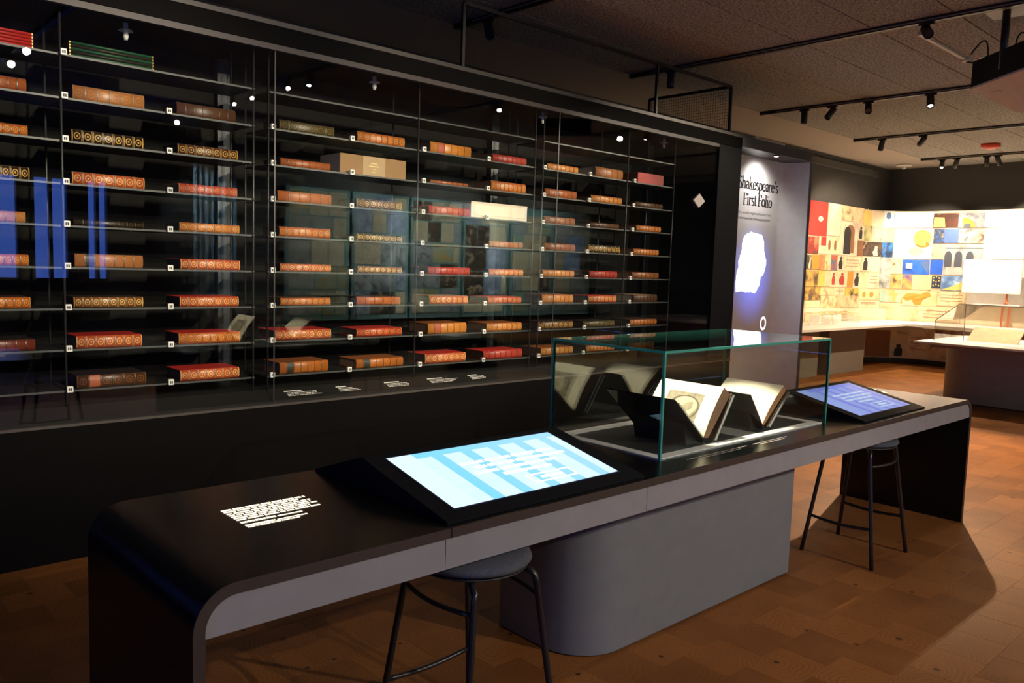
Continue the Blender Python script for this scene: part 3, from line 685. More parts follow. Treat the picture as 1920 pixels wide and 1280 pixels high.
for x in (VX0, VX1 - g_):
    for y in (VY0, VY1 - g_): build(MB().box(x, x + g_, y, y + g_, TZ + .001, VZ1 - g_), 'corner_edge', greenedge, vt)
    build(MB().box(x, x + g_, VY0 + g_, VY1 - g_, VZ1 - g_, VZ1), 'top_edge', greenedge, vt)
for y in (VY0, VY1 - g_): build(MB().box(VX0, VX1, y, y + g_, VZ1 - g_, VZ1), 'top_edge', greenedge, vt)
# base tray: white frame round a charcoal mat
tr = thing('display_tray', 'white framed charcoal display mat inside the glass vitrine', 'tray', (VX0 + .02, VY0 + .02, TZ))
ax0, ax1, ay0, ay1 = VX0 + .013, VX1 - .013, VY0 + .013, VY1 - .013
build(MB().box(ax0 + .05, ax1 - .05, ay0 + .045, ay1 - .06, TZ + .001, TZ + .004), 'mat', mat('mat_charcoal', (.028, .027, .027), .6), tr)
fw = mat('frame_white', (.80, .77, .74), .5)
for q in ((ax0, ax1, ay0, ay0 + .045), (ax0, ax1, ay1 - .028, ay1), (ax0 + .03, ax1 - .03, ay1 - .062, ay1 - .032), (ax0, ax0 + .05, ay0 + .045, ay1 - .062), (ax1 - .05, ax1, ay0 + .045, ay1 - .062)):
    build(MB().box(*q, TZ + .001, TZ + .006), 'frame_strip', fw, tr)
acrylic_black = mat('black_acrylic', (.008, .008, .009), .08, spec=.6)
def open_book(name, label, vx, y0, y1, vz, aR, lR, tR, aL, lL, pic):
    """V shaped open book in a black cradle; the valley runs along y"""
    cR, sR = math.cos(aR), math.sin(aR); cL, sL = math.cos(aL), math.sin(aL)
    nR = (cR * 0 + sR, -cR)            # outward (away from the pages) for right leaf
    nL = (-sL, -cL * -1 * -1)          # outward for left leaf
    nL = (-sL, cL)
    cr = thing('book_cradle', 'black acrylic V cradle under the %s' % name, 'cradle', (vx, y0, TZ))
    def PR(d, n): return (vx + cR * d + nR[0] * n, vz + sR * d + nR[1] * n)
    def PL(d, n): return (vx + cL * d + nL[0] * n, vz + sL * d + nL[1] * n)
    T = thing('open_book', label, 'book', (vx, y0, vz))
    # right half: thick page block with slightly curved leaves, board behind
    top = [(.0, .0)] + [(lR * k / 8, -.010 * math.sin(PI * k / 8) ** 1.0) for k in range(1, 8)] + [(lR, 0)]
    blk_ = [PR(d, n) for d, n in top] + [PR(lR, tR), PR(.012, tR * .55), PR(0, .012)]
    build(MB().prism(blk_, 1, y0 + .004, y1 - .004), 'page_block', pagebrown if pic else mat('page_edges_orange', (.40, .20, .08), .8, var=.2, vs=80), T)
    lf = [PR(d, n - .0012) for d, n in top]; lf2 = [PR(d, n - .0002) for d, n in reversed(top)]
    rl = build(MB().prism(lf + lf2, 1, y0 + .002, y1 - .002, False), 'right_leaf', creamp, T)
    build(MB().prism([PR(.012, tR + .001), PR(lR + .006, tR + .001), PR(lR + .006, tR + .006), PR(.012, tR + .006)], 1, y0 - .003, y1 + .003), 'board', mat('board_old_brown', (.05, .022, .012), .4), T)
    # left half: thin
    ll = lL - .05
    build(MB().prism([PL(.0, 0), PL(ll, 0), PL(ll, .010), PL(.0, .010)], 1, y0 + .003, y1 - .003), 'left_leaf', creamp, T)
    build(MB().prism([PL(.0, .011), PL(ll + .006, .011), PL(ll + .006, .015), PL(.0, .015)], 1, y0 - .003, y1 + .003), 'board', MATS['board_old_brown'], T)
    if pic:
        def onleaf(d, y, n=.0022):
            k = d / lR; return (PR(d, -.010 * math.sin(PI * k) - n)[0], y, PR(d, -.010 * math.sin(PI * k) - n)[1])
        pm = MB(); ya, yb = y0 + .07, y1 - .075
        for k in range(6):
            d0, d1 = lR * (.16 + .62 * k / 6), lR * (.16 + .62 * (k + 1) / 6); pm.quad(onleaf(d0, ya), onleaf(d1, ya), onleaf(d1, yb), onleaf(d0, yb))
        pc = build(pm, 'engraving', mat('engraving_grey', (.30, .26, .18), .8, var=.35, vs=40), rl)
        ov = MB(); ovv = [onleaf(lR * (.50 + .20 * math.sin(2 * PI * k / 20)), (ya + yb) / 2 - .015 + .062 * math.cos(2 * PI * k / 20), .0030) for k in range(20)]
        ov.add(ovv, [tuple(range(20))]); build(ov, 'engraved_oval', mat('engraving_pale', (.52, .45, .31), .8, var=.2, vs=60), pc)
        ov = MB()
        for r1_, r2_ in ((1.0, 1.12),):
            a1 = [onleaf(lR * (.47 + .22 * r1_ * math.sin(2 * PI * k / 24)), (ya + yb) / 2 - .012 + .07 * r1_ * math.cos(2 * PI * k / 24), .0034) for k in range(24)]
            a2 = [onleaf(lR * (.47 + .22 * r2_ * math.sin(2 * PI * k / 24)), (ya + yb) / 2 - .012 + .07 * r2_ * math.cos(2 * PI * k / 24), .0034) for k in range(24)]
            ov.add(a1 + a2, [(k, (k + 1) % 24, (k + 1) % 24 + 24, k + 24) for k in range(24)])
        build(ov, 'engraved_ring', mat('engraving_dark', (.13, .11, .08), .8), pc)
    # cradle: two plates and a foot
    tt = .005; gl_ = .018
    build(MB().prism([PL(-.012, gl_), PL(lL, gl_), PL(lL, gl_ + tt), PL(-.012, gl_ + tt)], 1, y0 - .012, y1 + .012), 'left_plate', acrylic_black, cr)
    build(MB().prism([PR(.022, tR + .008), PR(lR + .004, tR + .008), PR(lR + .004, tR + .012), PR(.022, tR + .012)], 1, y0 - .012, y1 + .012), 'right_plate', mat('clear_grey_acrylic', (.16, .17, .17), .12), cr)
    zf = vz - .03
    ft = [PL(.0, gl_ + tt + .001), PL(lL * .42, gl_ + tt + .001), (PL(lL * .42, gl_)[0] + .02, TZ + .0062), (PR(lR * .55, tR + .013)[0] - .02, TZ + .0062), PR(lR * .55, tR + .0135), PR(.03, tR + .0135)]
    build(MB().prism(ft, 1, y0 + .03, y1 - .03), 'foot', blackm, cr)
open_book('book with an engraving', 'open folio with grey engraving on a cream page, nearer one in the vitrine', 1.755, -2.475, -2.15, .812, math.radians(56), .235, .062, math.radians(139), .29, True)
open_book('blank-paged book', 'open book showing plain cream pages, farther one in the vitrine', 2.235, -2.462, -2.155, .812, math.radians(43), .235, .035, math.radians(128), .20, False)

# ================================================================ stools
legm = mat('stool_black_tube', (.014, .014, .015), .3, spec=.6)
def stool(cx, cy, rot, label):
    T = thing('bar_stool', label, 'stool', (cx, cy, 0), 'stools at the exhibit table')
    ca, sa = math.cos(rot), math.sin(rot)
    def Q(x, y, z): return (cx + ca * x - sa * y, cy + sa * x + ca * y, z)
    sh = .637
    build(MB().lathe((cx, cy, sh - .032), [(.150, 0), (.176, .006), (.184, .016), (.180, .026), (.160, .032), (.05, .034)], 36), 'seat_pad', mat('seat_felt', (.075, .08, .095), .95, var=.2, vs=80, bump=.3, bs=200), T)
    build(MB().lathe((cx, cy, sh - .040), [(.165, 0), (.172, .004), (.172, .008)], 36), 'seat_shell', mat('seat_shell', (.03, .03, .032), .5), T)
    tops = {}; feet = {}
    for sx in (-1, 1):
        for sy in (-1, 1):
            top = (sx * .158, sy * .118); ft = (sx * .212, sy * .188); tops[sx, sy] = top; feet[sx, sy] = ft
            pts = [Q(top[0] * .72, top[1] * .8, sh - .047), Q(top[0] * .90, top[1] * .95, sh - .050), Q(top[0] * 1.0, top[1], sh - .062), Q(top[0] * 1.015, top[1] * 1.02, sh - .085)]
            for k in range(1, 5): f = k / 4; pts.append(Q(top[0] * 1.015 + (ft[0] - top[0]) * f, top[1] * 1.02 + (ft[1] - top[1]) * f, (sh - .085) * (1 - f)))
            build(MB().tube(pts, .0105, 12), 'leg', legm, T)
    def at(sx, sy, z):
        f = 1 - z / (sh - .085); t_, f_ = tops[sx, sy], feet[sx, sy]
        return (t_[0] * 1.015 + (f_[0] - t_[0]) * f, t_[1] * 1.02 + (f_[1] - t_[1]) * f, z)
    for sx in (-1, 1):      # low foot rails along local y
        a, b = at(sx, -1, .20), at(sx, 1, .20)
        build(MB().tube([Q(a[0] + (b[0] - a[0]) * k / 8, a[1] + (b[1] - a[1]) * k / 8, .20 - .012 * math.sin(PI * k / 8)) for k in range(9)], .008, 10), 'foot_rail', legm, T)
    for sy in (-1, 1):      # upper braces along local x, bowed
        a, b = at(-1, sy, .515), at(1, sy, .515)
        build(MB().tube([Q(a[0] + (b[0] - a[0]) * k / 8, a[1] - sy * .0 + sy * .03 * math.sin(PI * k / 8), .515) for k in range(9)], .0075, 10), 'brace', legm, T)
stool(.47, -2.53, PI / 2, 'grey felt topped black stool tucked under table\'s left part')
stool(3.245, -2.475, 0, 'grey felt topped black stool near table\'s far right end')

# ================================================================ intro panel niche at the end of the bookcase
NX0, NX1, NY = 5.68, 7.045, .15
ip = thing('intro_panel', 'tall niche panel with dark serif title and blue glowing display', 'panel', (NX0, -.12, 0))
pw_ = mat('panel_grey_white', (.68, .67, .67), .45, spec=.3)
build(MB().box(NX0, NX1, -.12, .6, 2.66, 2.762, .003), 'header', mat('panel_header', (.045, .047, .055), .4), ip)
build(MB().box(7.0, NX1, -.12, .6, 0, 2.66, .003), 'side_fin', mat('fin_grey', (.10, .11, .125), .35), ip)
rx_, ry_ = .16, .26
cur = [(NX0, NY)] + [(7.0 - rx_ + rx_ * math.sin(PI / 2 * k / 12), NY - ry_ + ry_ * math.cos(PI / 2 * k / 12)) for k in range(13)]
back = [(7.0, .3), (NX0, .3)]
cv = build(MB().prism(cur + back, 2, .0, 2.66, True), 'curved_back', pw_, ip); autosmooth(cv)
build(MB().box(6.02, 6.58, -.05, .12, 2.762, 2.80, .004), 'lamp_tray', mat('tray_pale', (.55, .45, .36), .5), ip)
# title lettering: strokes of a broad horizontal nib
def E_(cx, cy, rx, ry, a0, a1, n=10): return [(cx + rx * math.cos(math.radians(a0 + (a1 - a0) * k / n)), cy + ry * math.sin(math.radians(a0 + (a1 - a0) * k / n))) for k in range(n + 1)]
GL = {
    'S': (.86, [E_(.43, 1.14, .30, .34, 30, 270, 12), E_(.43, .38, .34, .40, 90, -150, 12)]),
    'h': (.86, [[(.16, 0), (.16, 1.55)], E_(.42, .62, .26, .36, 170, 0), [(.68, .62), (.68, 0)], [(.02, .02), (.30, .02)], [(.54, .02), (.82, .02)]]),
    'a': (.74, [E_(.36, .66, .22, .32, 160, 0), [(.58, .66), (.58, .06)], E_(.34, .28, .22, .26, 60, 330, 12), [(.56, .04), (.72, .04)]]),
    'k': (.82, [[(.16, 0), (.16, 1.55)], [(.20, .42), (.62, .96)], [(.34, .60), (.68, .02)], [(.02, .02), (.30, .02)], [(.50, .96), (.76, .96)], [(.56, .02), (.82, .02)]]),
    'e': (.74, [E_(.37, .49, .29, .48, 10, 325, 18), [(.10, .54), (.65, .54)]]),
    's': (.62, [E_(.30, .73, .20, .24, 40, 270, 10), E_(.30, .25, .22, .25, 90, -140, 10)]),
    'p': (.86, [[(.16, -.48), (.16, .96)], E_(.46, .49, .30, .47, 160, -160, 18), [(.02, -.46), (.32, -.46)]]),
    'r': (.62, [[(.16, 0), (.16, .96)], E_(.42, .66, .24, .28, 170, 50), [(.02, .02), (.32, .02)]]),
    "'": (.30, [[(.14, 1.52), (.12, 1.18)]]),
    'F': (.84, [[(.18, 0), (.18, 1.48)], [(.06, 1.46), (.74, 1.46)], [(.18, .80), (.60, .80)], [(.04, .02), (.36, .02)], [(.74, 1.46), (.76, 1.18)]]),
    'i': (.40, [[(.18, 0), (.18, .96)], [(.17, 1.34), (.19, 1.42)], [(.02, .02), (.34, .02)], [(.04, .95), (.18, .95)]]),
    't': (.50, [[(.20, 1.28), (.20, .14)], E_(.36, .16, .16, .14, 180, 300), [(.02, .95), (.42, .95)]]),
    'o': (.82, [E_(.41, .49, .33, .48, 0, 360, 24)]),
    'l': (.40, [[(.18, 0), (.18, 1.55)], [(.02, .02), (.34, .02)], [(.04, 1.53), (.18, 1.53)]]),
    ' ': (.36, [])}
def hull(pts):
    pts = sorted(set((round(a, 6), round(b, 6)) for a, b in pts))
    def half(ps):
        h = []
        for p in ps:
            while len(h) > 1 and (h[-1][0] - h[-2][0]) * (p[1] - h[-2][1]) - (h[-1][1] - h[-2][1]) * (p[0] - h[-2][0]) <= 0: h.pop()
            h.append(p)
        return h
    a = half(pts); b = half(list(reversed(pts))); return a[:-1] + b[:-1]
def lettering(text, x0, x1, zb, zs, y, nw=.25, nh=.075):
    tot = sum(GL[c][0] for c in text); sx = (x1 - x0) / tot; mb = MB(); x = x0
    for c in text:
        adv, strokes = GL[c]
        for st in strokes:
            for p, q in zip(st, st[1:]):
                cs = [(a + dx, b + dz) for a, b in (p, q) for dx in (-nw / 2, nw / 2) for dz in (-nh / 2, nh / 2)]
                hp = hull(cs); mb.add([(x + a * sx, y, zb + b * zs) for a, b in hp], [tuple(range(len(hp)))])
        x += adv * sx
    return mb
tink = mat('title_ink', (.016, .013, .012), .6)
yt_ = NY - .0012
build(lettering("Shakespeare's", 6.075, 6.845, 2.335, .078, yt_), 'title_text', tink, ip)
build(lettering("First Folio", 6.185, 6.735, 2.175, .078, yt_), 'title_text', tink, ip)
def small_text(s, x0, x1, z, name):
    cu = bpy.data.curves.new(name, 'FONT'); cu.body = s; cu.size = .04
    o = bpy.data.objects.new(name, cu); COL.objects.link(o)
    bpy.context.view_layer.update()
    me = bpy.data.meshes.new_from_object(o.evaluated_get(bpy.context.evaluated_depsgraph_get())); bpy.data.objects.remove(o)
    w = max(v.co.x for v in me.vertices); k = (x1 - x0) / w
    for v in me.vertices: v.co = (x0 + v.co.x * k - NX0, yt_ + .12, z + v.co.y * .95)
    me.materials.clear(); me.materials.append(tink)
    return link(name, me, ip)
small_text("The world's largest collection of the", 6.10, 6.73, 2.085, 'subtitle_text')
small_text("most important Shakespeare book", 6.10, 6.72, 2.03, 'subtitle_text')
# glowing display: blue halo painted round an irregular white shape, and a white ring
def halomat():
    m = bpy.data.materials.new('display_halo'); m.use_nodes = True; N, L = nt(m); b = N['Principled BSDF']
    b.inputs['Base Color'].default_value = (.68, .67, .67, 1); b.inputs['Roughness'].default_value = .45
    tc = N.new('ShaderNodeTexCoord'); s = N.new('ShaderNodeSeparateXYZ'); L.new(tc.outputs['Generated'], s.inputs[0])
    du = mth(N, L, 'MULTIPLY', mth(N, L, 'SUBTRACT', s.outputs[0], .5), .86 * 1.5); dv = mth(N, L, 'MULTIPLY', mth(N, L, 'SUBTRACT', s.outputs[2], .58), 1.5)
    d = mth(N, L, 'SQRT', mth(N, L, 'ADD', mth(N, L, 'MULTIPLY', du, du), mth(N, L, 'MULTIPLY', dv, dv)))
    f = mth(N, L, 'POWER', mth(N, L, 'MAXIMUM', mth(N, L, 'SUBTRACT', 1.0, mth(N, L, 'DIVIDE', d, .66)), 0.), 1.3)
    b.inputs['Emission Color'].default_value = (.05, .10, .62, 1); L.new(mth(N, L, 'MULTIPLY', f, 2.4), b.inputs['Emission Strength'])
    return m
ds = build(MB().box(6.00, 6.86, NY - .0022, NY - .0002, .75, 2.0), 'display', halomat(), ip)
blob = [(6.245, 1.80), (6.27, 1.86), (6.38, 1.905), (6.47, 1.90), (6.60, 1.885), (6.645, 1.83), (6.655, 1.73), (6.69, 1.68), (6.715, 1.60), (6.70, 1.53), (6.66, 1.47), (6.63, 1.46), (6.60, 1.36), (6.53, 1.285), (6.44, 1.30), (6.36, 1.29), (6.27, 1.31), (6.175, 1.30), (6.155, 1.37), (6.165, 1.48), (6.20, 1.56), (6.185, 1.60), (6.235, 1.70)]
rj = random.Random(4); bl = []
for (a, b), (c, d) in zip(blob, blob[1:] + blob[:1]):
    for k in range(5): bl.append((a + (c - a) * k / 5 + rj.uniform(-.006, .006), b + (d - b) * k / 5 + rj.uniform(-.006, .006)))
build(MB().prism([(x - .03, z) for x, z in bl], 1, NY - .0050, NY - .0026), 'glowing_shape', emit('shape_white', (.85, 1, 1), 3.0), ds)
rg = MB(); n = 32; ro, ri = .058, .040
pts = [(6.70 + r * math.cos(2 * PI * k / n), NY - .004, .965 + r * 1.25 * math.sin(2 * PI * k / n)) for r in (ro, ri) for k in range(n)]
rg.add(pts, [(k, (k + 1) % n, (k + 1) % n + n, k + n) for k in range(n)])
build(rg, 'ring_mark', emit('ring_white', (1, 1, 1), 2.0), ds)
dl = thing('panel_downlight', 'small recessed downlight above the niche title', 'lamp', (6.36, -.085, 2.66))
build(MB().lathe((6.36, -.085, 2.648), [(.03, 0), (.035, .012)], 20), 'trim_ring', blackm, dl)
build(MB().lathe((6.36, -.085, 2.6465), [(.022, 0), (.022, .002)], 20), 'lens', emit('lens_warm', (1, .92, .8), 6.), dl)
spot('light', dl, (6.36, -.085, 2.645), (6.40, .14, 2.30), 46, (1, .95, .88), 120, 1.0, .09)

# ================================================================ wire cage on top of the bookcase
cg = thing('wire_cage', 'black framed wire mesh cage standing on the bookcase top', 'cage', (5.63, 0, 2.764))
zc = 3.21
for x, y in ((2.42, 0), (4.515, 0), (5.63, 0), (5.63, .95)): build(MB().box(x - .011, x + .011, y - .011, y + .011, 2.764, zc), 'post', blackm, cg)
build(MB().box(2.42, 5.63, -.011, .011, zc - .012, zc + .012), 'top_rail', blackm, cg)
build(MB().box(5.619, 5.641, .011, .95, zc - .012, zc + .012), 'end_rail', blackm, cg)
ms = MB()
for k in range(1, 36): ms.box(5.6285, 5.6315, .0 + .027 * k - .0012, .027 * k + .0012, 2.764, zc - .012)
for k in range(1, 17): ms.box(5.6286, 5.6314, .011, .95, 2.764 + .027 * k - .0012, 2.764 + .027 * k + .0012)
w = build(ms, 'wire_mesh', mat('mesh_wire', (.05, .042, .033), .6), cg); w['kind'] = 'stuff'

# ================================================================ tracks, spotlights
def track(i, x, y0, y1):
    n = ('first', 'second', 'third', 'fourth', 'fifth', 'sixth')[i]
    t = thing('lighting_track', 'long black lighting track across the ceiling, %s from the near end' % n, 'track', (x, y1, H), 'ceiling lighting tracks')
    build(MB().box(x - .022, x + .022, y0, y1, H - .036, H - .0005, .002), 'rail', blackm, t)
    build(MB().box(x - .022 - .0015, x - .022, y0, y1 - .22, H - .026, H - .016), 'conductor_strip', mat('strip_steel', (.34, .31, .27), .35, metal=.6), t)
    build(MB().box(x - .024, x + .024, y1 - .02, y1 + .004, H - .038, H - .0005), 'end_cap', blackm, t)
for i, x in enumerate(TRK): track(i, x, -8.9, 1.0)
SPOTN = 0
def head(x, y, target, label, power=0, size=38, col=(1, .80, .58), lit=None, rad=.028, blend=.6, tz=H - .036, drop=.055):
    d = (Vector(target) - Vector((x, y, tz - drop))).normalized()
    T = thing('track_spotlight', label, 'spotlight', (x, y, tz), 'track spotlights')
    piv = Vector((x, y, tz - drop))
    build(MB().box(x - .016, x + .016, y - .055, y + .055, tz - .018, tz - .0005, .002), 'adapter', blackm, T)
    build(MB().tube([(x, y, tz - .018), tuple(piv)], .007, 8), 'stem', blackm, T)
    L_ = .145; c0 = piv - d * .045
    build(MB().lathe(c0, [(.030, 0), (.036, .006), (.036, L_ - .003), (.034, L_), (.031, L_), (.031, L_ - .018)], 20, d), 'barrel', mat('spot_black', (.016, .016, .016), .4), T)
    on = power > 0
    build(MB().lathe(c0 + d * (L_ - .020), [(.023, 0), (.023, .004)], 20, d), 'lens', emit('lens_lit', (1, .93, .80), 45.) if on else mat('lens_dark', (.05, .05, .05), .1), T)
    if on: spot('light', T, c0 + d * (L_ + .004), target, power, col, size, blend, rad)
    return T
WARM = (1, .80, .58)
# heads the photograph shows
head(TRK[2], -1.81, (3.0, -3.4, 1.6), 'black spotlight on the third track beside the projector')
head(TRK[2], .51, (5.2, .4, 1.0), 'black spotlight inside the wire cage at third track\'s end')
head(TRK[1], .60, (3.0, .1, 2.2), 'dim black spotlight at the end of second track above bookcase')
head(TRK[3], .44, (7.8, .42, 1.0), 'vertical black spotlight nearest the left end of fourth track')
head(TRK[3], .11, (7.0, .6, 2.0), 'tilted black spotlight, second from left on fourth track')
head(TRK[3], -.30, (6.6, -.9, 2.2), 'diagonal black spotlight, third from left on fourth track')
head(TRK[3], -.94, (6.0, -1.9, 0), 'lit spotlight with bright lens beside projector on fourth track', 1400, 64, (1, .68, .40))
head(TRK[4], .61, (10.1, .8, 1.5), 'black spotlight nearest left end of fifth track', 0)
head(TRK[4], .07, (12.0, 1.9, 1.7), 'tilted black spotlight, second on fifth track', 560, 62)
head(TRK[5], .68, (10.9, .2, 0), 'lit spotlight with bright lens at left of sixth track', 420, 80, (1, .76, .5))
head(TRK[5], .47, (13.7, 1.3, 1.6), 'tilted black spotlight beside lit one on sixth track', 270, 74)
head(TRK[5], .04, (13.7, .3, 1.6), 'black spotlight, left one of the pair on sixth track', 270, 74)
head(TRK[5], -.11, (13.7, -.5, 1.9), 'black spotlight, right one of the pair on sixth track', 420, 70)
# heads outside the frame, those aimed at the bookcase seen as bright dots in its glass
CW = (1, .84, .64)
for k, (x, y, tx, tz_) in enumerate(((.8, -4.6, -.1, 1.7), (.8, -5.3, .6, 1.3), (.8, -6.2, 1.2, 1.7), (3.15, -4.1, 1.8, 1.2), (3.15, -5.0, 2.4, 1.8), (3.15, -5.5, 3.0, 1.3), (5.38, -3.2, 3.7, 1.6), (7.84, -3.4, 4.5, 1.6))):
    head(x, y, (tx, .05, tz_), 'spotlight aimed at the bookcase, %s counted from the left' % ('first', 'second', 'third', 'fourth', 'fifth', 'sixth', 'seventh', 'eighth')[k], 430, 34, CW, rad=.03)
head(.8, -2.32, (2.05, -2.31, .86), 'spotlight aimed at the vitrine from first track', 950, 15.5, (1, .86, .66), rad=.02, blend=.3)
head(3.15, -3.6, (2.0, -2.3, .8), 'added fill spotlight aimed at the table from second track', 60, 50, WARM)  # weak broad lamp added as fill
head(7.84, -2.9, (6.3, -3.2, 0), 'spotlight washing the floor from fourth track', 80, 110, (1, .68, .40))
head(10.34, -1.2, (10.6, -.2, 0), 'spotlight washing the far floor from fifth track', 560, 90, (1, .74, .47))
head(10.34, -2.0, (9.6, -1.6, .8), 'spotlight above the white display table from fifth track', 200, 70, WARM)
head(3.15, -7.3, (2.2, -2.6, .3), 'spotlight washing the table front from second track', 440, 75, (1, .87, .76))
head(.8, -7.6, (.2, -2.8, .2), 'spotlight washing the table\'s left part from first track', 210, 75, (1, .87, .76))

# ================================================================ ceiling fittings
A = Vector((5.73, -2.03, 2.93)); e1 = Vector((-.66, -.75, 0)).normalized(); e2 = Vector((.72, -.633, -.42)).normalized(); e3 = Vector((0, 0, 1.15))
pj = thing('projector', 'big projector with black sides and beige underside hanging from ceiling', 'projector', (5.6, -2.28, H))
def OB(a0, a1, b0, b1, c0, c1): 
    mb = MB().box(0, 1, 0, 1, 0, 1); mb.v = [tuple(A + e1 * (a0 + (a1 - a0) * x) + e2 * (b0 + (b1 - b0) * y) + e3 * (c0 + (c1 - c0) * z)) for x, y, z in mb.v]; mb.rec = True; return mb
def slab(pts, c0, c1):
    mb = MB().prism(pts, 2, 0, 1); mb.v = [tuple(A + e1 * x + e2 * y + e3 * (c0 + (c1 - c0) * z)) for x, y, z in mb.v]; return mb
rq = .09; outl = [(0, 0), (.62, 0), (.62, .44)] + [(rq - rq * math.sin(PI / 2 * k / 6), .44 - rq + rq * math.cos(PI / 2 * k / 6)) for k in range(7)]
build(slab(outl, .012, .175), 'body', mat('projector_black', (.006, .006, .006), .6, spec=.2), pj)
ub = build(slab(outl, .0, .012), 'underside', mat('projector_beige', (.62, .58, .52), .5), pj)
build(OB(.10, .20, .10, .13, -.003, 0), 'foot_pad', mat('projector_white', (.6, .55, .48), .5), pj); build(OB(.28, .34, .28, .31, -.003, 0), 'foot_pad', MATS['projector_white'], pj)
build(OB(.06, .13, .03, .08, .176, .20), 'cable_box', blackm, pj)
build(OB(.062, .10, .028, .03, .182, .196), 'status_light', emit('led_green', (.02, 1, .45), 2.2), pj)
build(OB(.04, .055, .028, .03, .195, .205), 'status_light', emit('led_red', (1, .05, .05), .8), pj)
build(MB().lathe((5.52, -2.30, 3.0), [(.026, 0), (.026, H - 3.0)], 16), 'mount_pole', blackm, pj)
build(OB(.22, .40, .10, .28, .176, .21), 'mount_bracket', blackm, pj)
build(MB().box(5.42, 5.72, -2.42, -2.16, H - .012, H - .0005), 'mount_plate', mat('plate_beige', (.5, .46, .40), .5), pj)
cb = MB(); c0 = A + e1 * .1 + e2 * .06 + e3 * .2
cb.tube([tuple(c0 + Vector((.0, .0, 0)) + Vector((.10 * math.sin(k / 10 * PI), .12 * k / 10, .16 * math.sin(k / 10 * PI * .9)))) for k in range(11)], .006, 6)
cb.tube([tuple(A + e1 * (.42 + .06 * math.cos(a)) + e2 * .1 + e3 * (.24 + .06 * math.sin(a))) for a in [k * 2 * PI / 12 for k in range(12)]], .006, 6, True)
build(cb, 'cables', blackm, pj)
cdt = thing('ceiling_conduit', 'pale straight conduit fixed to the ceiling beside the projector', 'conduit', (5.8, -1.64, H))
build(MB().box(5.72, 6.72, -1.645, -1.615, H - .022, H - .0005), 'channel', mat('conduit_pale', (.52, .48, .43), .5), cdt)
build(MB().box(6.70, 6.80, -1.66, -1.60, H - .03, H - .0005), 'end_box', MATS['conduit_pale'], cdt)
build(MB().tube([(6.76, -1.63, H - .03), (6.70, -1.75, H - .07), (6.45, -1.95, H - .14), (6.15, -2.08, 3.16)], .007, 6), 'cable', blackm, cdt)
sd = thing('smoke_alarm', 'round red alarm device on the far ceiling', 'alarm', (11.8, -.296, H))
build(MB().lathe((11.8, -.296, H - .05), [(.06, -.022), (.115, 0), (.125, .02), (.125, .0495)], 28), 'housing', mat('alarm_red', (.62, .05, .025), .4), sd)
build(MB().lathe((11.8, -.296, H - .078), [(.035, 0), (.05, .008)], 20), 'lens_cap', mat('alarm_pink', (.8, .35, .28), .3), sd)
dt = thing('ceiling_detector', 'white disc detector with small knob on the plaster soffit', 'detector', (13.365, 1.519, H))
build(MB().lathe((13.365, 1.519, H - .03), [(.12, 0), (.13, .01), (.13, .0295)], 24), 'disc', spm, dt)
build(MB().lathe((13.365, 1.519, H - .075), [(.02, 0), (.034, .012), (.034, .045)], 16), 'knob', spm, dt)

# ================================================================ curved collage wall, far end
MX0, MYL, MXF, MR = 9.5, 1.9, 13.7, .9
La, Lb = (MXF - MR) - MX0, MR * PI / 2
def MS(s, z, off=0.):
    """point on the collage wall: s metres along it, z high, off metres proud of it"""
    if s < La: return (MX0 + s, MYL - off, z)
    if s < La + Lb:
        a = (s - La) / MR; r = MR - off; return (MXF - MR + r * math.sin(a), MYL - MR + r * math.cos(a), z)
    return (MXF - off, MYL - MR - (s - La - Lb), z)
def strip(s0, s1, z0, z1, n0, n1, step=.12):
    k = max(1, int(math.ceil((s1 - s0) / step))) if s1 > La - .1 and s0 < La + Lb + .1 else 1
    mb = MB(); vs = []
    for i in range(k + 1):
        s = s0 + (s1 - s0) * i / k; vs += [MS(s, z0, n0), MS(s, z1, n0), MS(s, z0, n1), MS(s, z1, n1)]
    fs = []
    for i in range(k):
        a, b = i * 4, i * 4 + 4
        fs += [(a + 2, b + 2, b + 3, a + 3), (a, a + 1, b + 1, b), (a + 1, a + 3, b + 3, b + 1), (a, b, b + 2, a + 2)]
    fs += [(0, 2, 3, 1), (4 * k, 4 * k + 1, 4 * k + 3, 4 * k + 2)]
    mb.rec = True; return mb.add(vs, fs)
def flat(pts, off):
    return MB().add([MS(s, z, off) for s, z in pts], [tuple(range(len(pts)))])
mu = thing('collage_mural', 'brightly lit curved wall collage of many overlapping prints and paintings', 'mural', (MXF - 1, MYL - .3, .09))
build(strip(0, La + Lb + 4.2, .09, 2.645, -.03, 0), 'backing', mat('collage_backing', (.62, .52, .36), .8), mu)
build(strip(.0, La + Lb + 4.2, 0.0, .09, -.03, .004), 'plinth_strip', blackm, mu)
